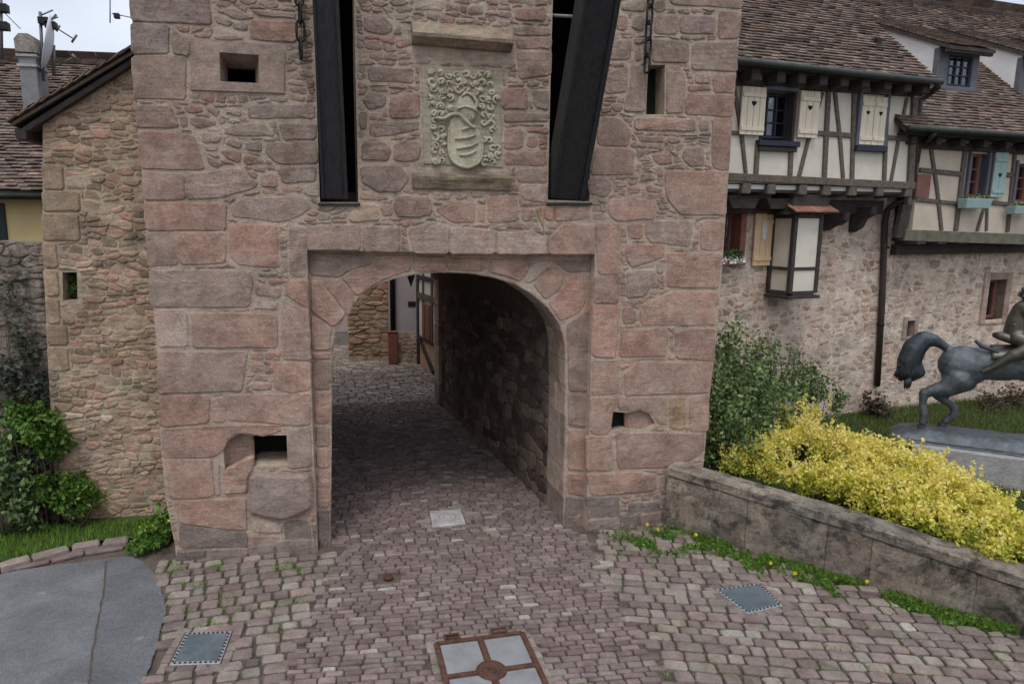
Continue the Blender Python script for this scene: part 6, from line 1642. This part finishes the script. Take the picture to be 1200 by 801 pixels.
# saddle cloth
v=[];f=[];nS=10
for i in range(nS+1):
    t_=i/nS; 
    for j in range(9):
        th=-1.15+2.3*j/8; x=1158+t_*40; cy=426; c_=hp_(x,cy,0); r_=(20.2+.5*math.sin(j*2))*mpp
        v.append(c_+HS.y*(-math.sin(th)*r_*.98*-1)+np.array([0,0,1])*math.cos(th)*r_)
for i in range(nS):
    for j in range(8): f.append((i*9+j,i*9+j+1,(i+1)*9+j+1,(i+1)*9+j))
o=obj('saddle_cloth',v,f,M['bronze2'],st,tints=(.5,.5,.5),smooth=True); md=o.modifiers.new('s','SOLIDIFY'); md.thickness=.014
v,f=tube([hp_(1143,399,-.1),hp_(1150,405,-.14),hp_(1166,411,-.16),hp_(1172,416,-.18)],[.02,.03,.028,.01],raw=True,n=8); obj('saddle_edge',v,f,M['darkbronze'],st,tints=(.5,.5,.5),smooth=True)
# rider: one skinned body, leaning forward, lower legs swept back
rp=[ell(1194,392,0,12,13,11),('t',LP((1192,390,0),(1196,376,0),(1202,364,0)),RR(13,13,12.5),0),('t',LP((1203,362,-.06),(1203,362,.06)),RR(8,8),0),('t',LP((1204,362,0),(1206,350,0)),RR(4.5,4.2),0)]
for sg in (-1,1):
    rp+=[('t',LP((1192,396,.10*sg),(1216,404,.21*sg)),RR(9,6.5),0),('t',LP((1216,404,.21*sg),(1188,416,.235*sg),(1162,431,.22*sg)),RR(6.5,6.6,3.6),0),('t',LP((1162,431,.22*sg),(1151,435,.22*sg)),RR(3.6,2.4),0),
         ('t',LP((1203,364,.13*sg),(1214,381,.17*sg)),RR(5.2,4.2),0),('t',LP((1214,381,.17*sg),(1230,386,.11*sg)),RR(4.2,2.8),0)]
rid=blob('rider_body',rp,M['bronze2'],st,.015,4)
hd=hp_(1206,346,0); v=[];f=[]
for i in range(9):
    ph=math.pi*i/8
    for j in range(12):
        th=2*math.pi*j/12; rr2=.082*(1+.12*math.cos(ph)); v.append(hd+HS.x*(rr2*math.sin(ph)*math.cos(th)*1.05)+HS.y*(rr2*.85*math.sin(ph)*math.sin(th))+np.array([0,0,1])*rr2*1.25*math.cos(ph))
f=[(i*12+j,i*12+(j+1)%12,(i+1)*12+(j+1)%12,(i+1)*12+j) for i in range(8) for j in range(12)]
obj('head',v,f,M['bronze2'],rid,tints=(.5,.5,.5),smooth=True)
v,f=tube([hd+HS.x*.08,hd+HS.x*.115-np.array([0,0,.02]),hd+HS.x*.085-np.array([0,0,.04])],[.012,.02,.01],raw=True,n=6); obj('nose',v,f,M['bronze2'],rid,tints=(.5,.5,.5),smooth=True)
m_=MB()
for k in range(60):
    a=random.uniform(0,6.28); e_=random.uniform(-.2,1.5); d_=HS.x*(math.cos(a)*math.cos(e_))+HS.y*(math.sin(a)*math.cos(e_)*.85)+np.array([0,0,math.sin(e_)*1.2])
    if math.cos(a)*math.cos(e_)>.55: continue
    p=hd+d_*.085; v,f=tube([p,p+d_*.02-HS.x*.012],[.022,.006],raw=True,n=5); m_.add(v,f)
setp(m_.build('hair_curls',M['darkbronze'],rid,smooth=True),kind='stuff')
for (xa_,ya,xb_,yb,r_) in ((1164,392,1216,404,.058),(1182,380,1208,383,.04)):
    v,f=tube([hp_(xa_,ya,-.06),hp_(xa_+8,ya+1,-.1),hp_((xa_+xb_)/2,(ya+yb)/2+1,-.11),hp_(xb_,yb,-.05)],[.03,r_,r_*1.05,.04],raw=True,n=12); obj('cloak_fold',v,f,M['bronze2'],rid,tints=(.5,.5,.5),smooth=True)
# hands: palm, fingers and thumb closed on the reins
for sg in (-1,1):
    p=hp_(1232,386,.10*sg); pm=blob('hand',[('t',[p,p+HS.x*.03,p+HS.x*.05],[.02,.024,.021],0)],M['bronze2'],rid,.008,2)
    for k in range(4):
        b_=p+HS.x*.052+np.array([0,0,.02-.013*k]); q=[b_,b_+HS.x*.018-HS.y*.006*sg,b_+HS.x*(.016-.002*k)-HS.y*.024*sg,b_+HS.x*.002-HS.y*.028*sg]; v,f=tube(q,[.0075,.007,.0065,.005],raw=True,n=6); obj('finger',v,f,M['bronze2'],pm,tints=(.5,.5,.5),smooth=True)
    b_=p+HS.x*.02+np.array([0,0,.022]); v,f=tube([b_,b_+HS.x*.022+np.array([0,0,.01]),b_+HS.x*.034-HS.y*.012*sg],[.009,.008,.006],raw=True,n=6); obj('thumb',v,f,M['bronze2'],pm,tints=(.5,.5,.5),smooth=True)
# bronze ground and plinth
v=[];f=[];nx_,ny_=34,10
for i in range(nx_+1):
    for j in range(ny_+1):
        s=-.66+3.1*i/nx_; d=-.36+.72*j/ny_; ed_=min(1,min(i,nx_-i)/3.5,min(j,ny_-j)/2.); 
        z=bz-.16+.155*ed_**.6+.02*mn.noise(Vector((s*4,d*4,1)))-.02*max(0,s-1.2); v.append(HS.w(s,d,z))
n0=len(v)
for i in range(nx_):
    for j in range(ny_): f.append((i*(ny_+1)+j,(i+1)*(ny_+1)+j,(i+1)*(ny_+1)+j+1,i*(ny_+1)+j+1))
obj('bronze_ground',v,f,M['bronze'],st,tints=(.5,.5,.5),smooth=True)
box(HS,-.60,2.40,-.35,.35,bz-.165,bz-.12,'bronze_slab',M['darkbronze'],st,bv=.01)
box(HS,-.42,2.6,-.46,.46,GZ-.1,bz-.168,'concrete_plinth',M['concrete'],st,bv=.015)
# ================================================================ shrubs and grass on the right
Yb=[(862,530,.84,.24),(888,520,.92,.28),(915,510,.98,.30),(938,494,1.08,.28),(950,480,1.2,.18),(958,472,1.27,.11),(922,480,1.16,.12),(975,512,1.02,.34),(1010,520,1.02,.36),(1050,528,1.0,.38),(1085,543,.98,.38),(1120,565,.92,.36),(1150,582,.88,.34),(1180,602,.84,.32),(1208,622,.8,.3),(1240,640,.75,.3),(1280,655,.72,.3),(1325,668,.7,.28),(1265,690,.72,.22),
    (905,540,.84,.22),(935,548,.86,.26),(970,550,.88,.32),(1005,560,.86,.34),(1040,572,.84,.34),(1075,588,.82,.32),(1110,602,.78,.28),(1140,616,.76,.24),(1170,632,.74,.2),(1015,540,.96,.3),(1060,555,.94,.3),(1100,575,.9,.28)]
cs=[]
for x,y,z,r_ in Yb: p=gnd(x,y,z); cs.append((p[0],p[1],z-.12,r_*.9,.8))
P_=clump(cs,60000,.42); P_=np.array([p for p in P_ if mn.noise(Vector(p*6.3))>-.26])
e=empty('golden_shrub',(cs[8][0],cs[8][1],GZ),'spreading golden yellow shrub spilling over the back of the planter wall','shrub')
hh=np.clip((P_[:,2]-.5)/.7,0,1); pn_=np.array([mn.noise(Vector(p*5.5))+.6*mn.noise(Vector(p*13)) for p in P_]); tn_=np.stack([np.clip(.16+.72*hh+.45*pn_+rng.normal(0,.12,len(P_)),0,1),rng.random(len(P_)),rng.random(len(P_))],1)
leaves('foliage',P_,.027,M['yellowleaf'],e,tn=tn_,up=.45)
for k in range(70):   # upright young shoots
    c_=random.choice(cs); a_=np.array(c_[:3])+np.array([random.uniform(-.2,.2),random.uniform(-.2,.2),c_[3]*.5]); t_=a_+np.array([random.uniform(-.06,.06),random.uniform(-.06,.06),random.uniform(.12,.26)]); q=np.array([a_+(t_-a_)*u_+rng.normal(0,.014,3) for u_ in np.linspace(0,1,26)]); leaves('shoot_leaves',q,.026,M['yellowleaf'],e,tn=np.stack([rng.uniform(.5,1,26),rng.random(26),rng.random(26)],1))
for c_ in cs[::1]:
    for k in range(5):
        tp=np.array(c_[:3])+np.array([random.uniform(-.25,.25),random.uniform(-.2,.2),random.uniform(.0,.2)]); b_=np.array([c_[0]+random.uniform(-.1,.1),c_[1]+.05,GZ-.03]); tube([b_,(b_+tp)/2+np.array([random.uniform(-.05,.05),0,0]),tp],[.01,.007,.003],'branch',M['stem'],e,n=4)
def AW(x,y,d): s,z=A.px(x,y,d); p=A.w(s,d,z); return tuple(p)
gb=[(*AW(850,500,-1.6),.5,1.),(*AW(875,470,-1.4),.5,1.1),(*AW(905,480,-1.3),.42,1.),(*AW(862,430,-1.4),.38,1.3),(*AW(890,425,-1.2),.26,1.5),(*AW(855,400,-1.3),.26,1.4),(*AW(925,450,-1.1),.28,1.),(*AW(940,490,-1.0),.35,.9),(*AW(920,510,-1.2),.4,.8),(*AW(840,460,-1.6),.4,1.3),(*AW(950,462,-.8),.18,.8)]
e=shrub('green_shrub',gb,12000,.038,M['bushleaf'],'tall loose green shrub between the gate tower and the golden shrub','shrub',stems=26,f_=GZ)
for k in range(80):
    x=random.uniform(842,985); y0=random.uniform(376,440)+max(0,x-890)*.55; a_=np.array(AW(x,470,-1.1)); t_=np.array(AW(x+random.uniform(-14,16),y0,-1.1)); tube([a_,(a_+t_)/2,t_],[.008,.006,.002],'sprig',M['stem'],e,n=4)
    q=np.array([a_+(t_-a_)*u_+rng.normal(0,.035,3) for u_ in np.linspace(.1,1,46)]); leaves('sprig_leaves',q,.034,M['bushleaf'],e)
shrub('small_bush',[(*AW(1022,468,-.25),.17,1.),(*AW(1030,480,-.3),.2,.8)],900,.04,M['redleaf'],'small dark bush at the foot of the brown downpipe','bush',f_=GZ,stems=6)
shrub('russet_bush',[(*AW(1160,478,-.6),.32,.9),(*AW(1185,470,-.6),.3,1.),(*AW(1150,490,-.6),.25,.8)],1500,.045,M['redleaf'],'loose russet bush in front of the rubble wall behind the horse','bush',f_=GZ,stems=16)
tf=gnd(1190,562,GZ); P_=np.array([[tf[0]+random.gauss(0,.06),tf[1]+random.gauss(0,.05),GZ] for _ in range(170)]); e=empty('strap_leaved_plant',tf,'tuft of grey green strap leaves below the statue plinth','plant'); blades('leaf_tuft',P_,.3,M['greyleaf'],e,wd=.02,lean=.8)
lawn=[tuple(gnd(x,y,GZ)[:2]) for x,y in [(930,478),(1260,462),(1330,620),(1180,600),(1000,545),(900,530)]]
P_=scatter_poly(lawn,42000); o=blades('grass',np.c_[P_,np.full(len(P_),GZ-.03)],.085,M['lawn'],wd=.012,lean=.7); setp(o,'mown lawn grass round the statue','grass',kind='stuff')
# weeds along the wall foot and moss in the joints
pts=[]
for k in range(15000):
    u_=random.uniform(0,3.9); p,_=bpt(u_); q,_=bpt(u_+.05); tg=(q-p)/np.linalg.norm(q-p); nn=np.array([tg[1],-tg[0]]); o_=abs(random.gauss(0,.24))+.0; w_=p+nn*o_
    if mn.noise(Vector((w_[0]*2.1,w_[1]*2.1,5)))+mn.noise(Vector((w_[0]*6,w_[1]*6,2)))*.5> o_*1.5-.33: pts.append((w_[0],w_[1],random.uniform(0,.05)))
for k in range(2600):
    p=gnd(random.gauss(775,28),random.gauss(636,7)); 
    if mn.noise(Vector((p[0]*3,p[1]*3,9)))>-.1 and not towersolid(p[0],p[1]): pts.append((p[0],p[1],random.uniform(0,.06)))
pt2=np.array(pts)+np.array([0,0,0]); pt2[:,2]=-.01; o=blades('grass',pt2[::1],.075,M['grass'],wd=.01,lean=.9); setp(o,'sparse grass tufts along the foot of the planter wall','grass',kind='stuff')
o=leaves('wall_foot_weeds',np.array(pts)[::3],.03,M['brightleaf'],None,up=.35); setp(o,'low green weeds along the foot of the planter wall','weeds',kind='stuff')
o=leaves('dandelions',np.array([(*gnd(x,y)[:2],.09) for x,y in [(931,680),(771,628),(902,668),(815,634),(758,622),(1015,690)] for _ in range(5)]),.04,M['yflower'],None,up=.8,aspect=1.); setp(o,'few yellow dandelion heads in the weeds at the planter wall','flower',kind='stuff')
pts=[]
for k in range(6000):
    x=random.choice([random.gauss(265,30),random.gauss(215,18),random.gauss(340,14),random.uniform(200,380)]); y=random.choice([random.gauss(662,10),random.gauss(690,22),random.uniform(650,740)]); p=gnd(x,y)
    if mn.noise(Vector((p[0]*4,p[1]*4,7)))>.12 and not towersolid(p[0],p[1]) and not pin(p[:2],ASPH0) and not any(pin(p[:2],c_) for c_ in covg): pts.append((p[0],p[1],-.008))
for k in range(9000):
    p=gnd(random.uniform(700,1200),random.uniform(640,801))
    if mn.noise(Vector((p[0]*3,p[1]*3,4)))>.1 and pin(p[:2],zoneR) and not any(pin(p[:2],c_) for c_ in covg): pts.append((p[0],p[1],-.012))
o=blades('joint_moss',np.array(pts),.03,M['grass'],None,wd=.012,lean=.9); setp(o,'moss and tiny grass in the joints between the cobbles','moss',kind='stuff')
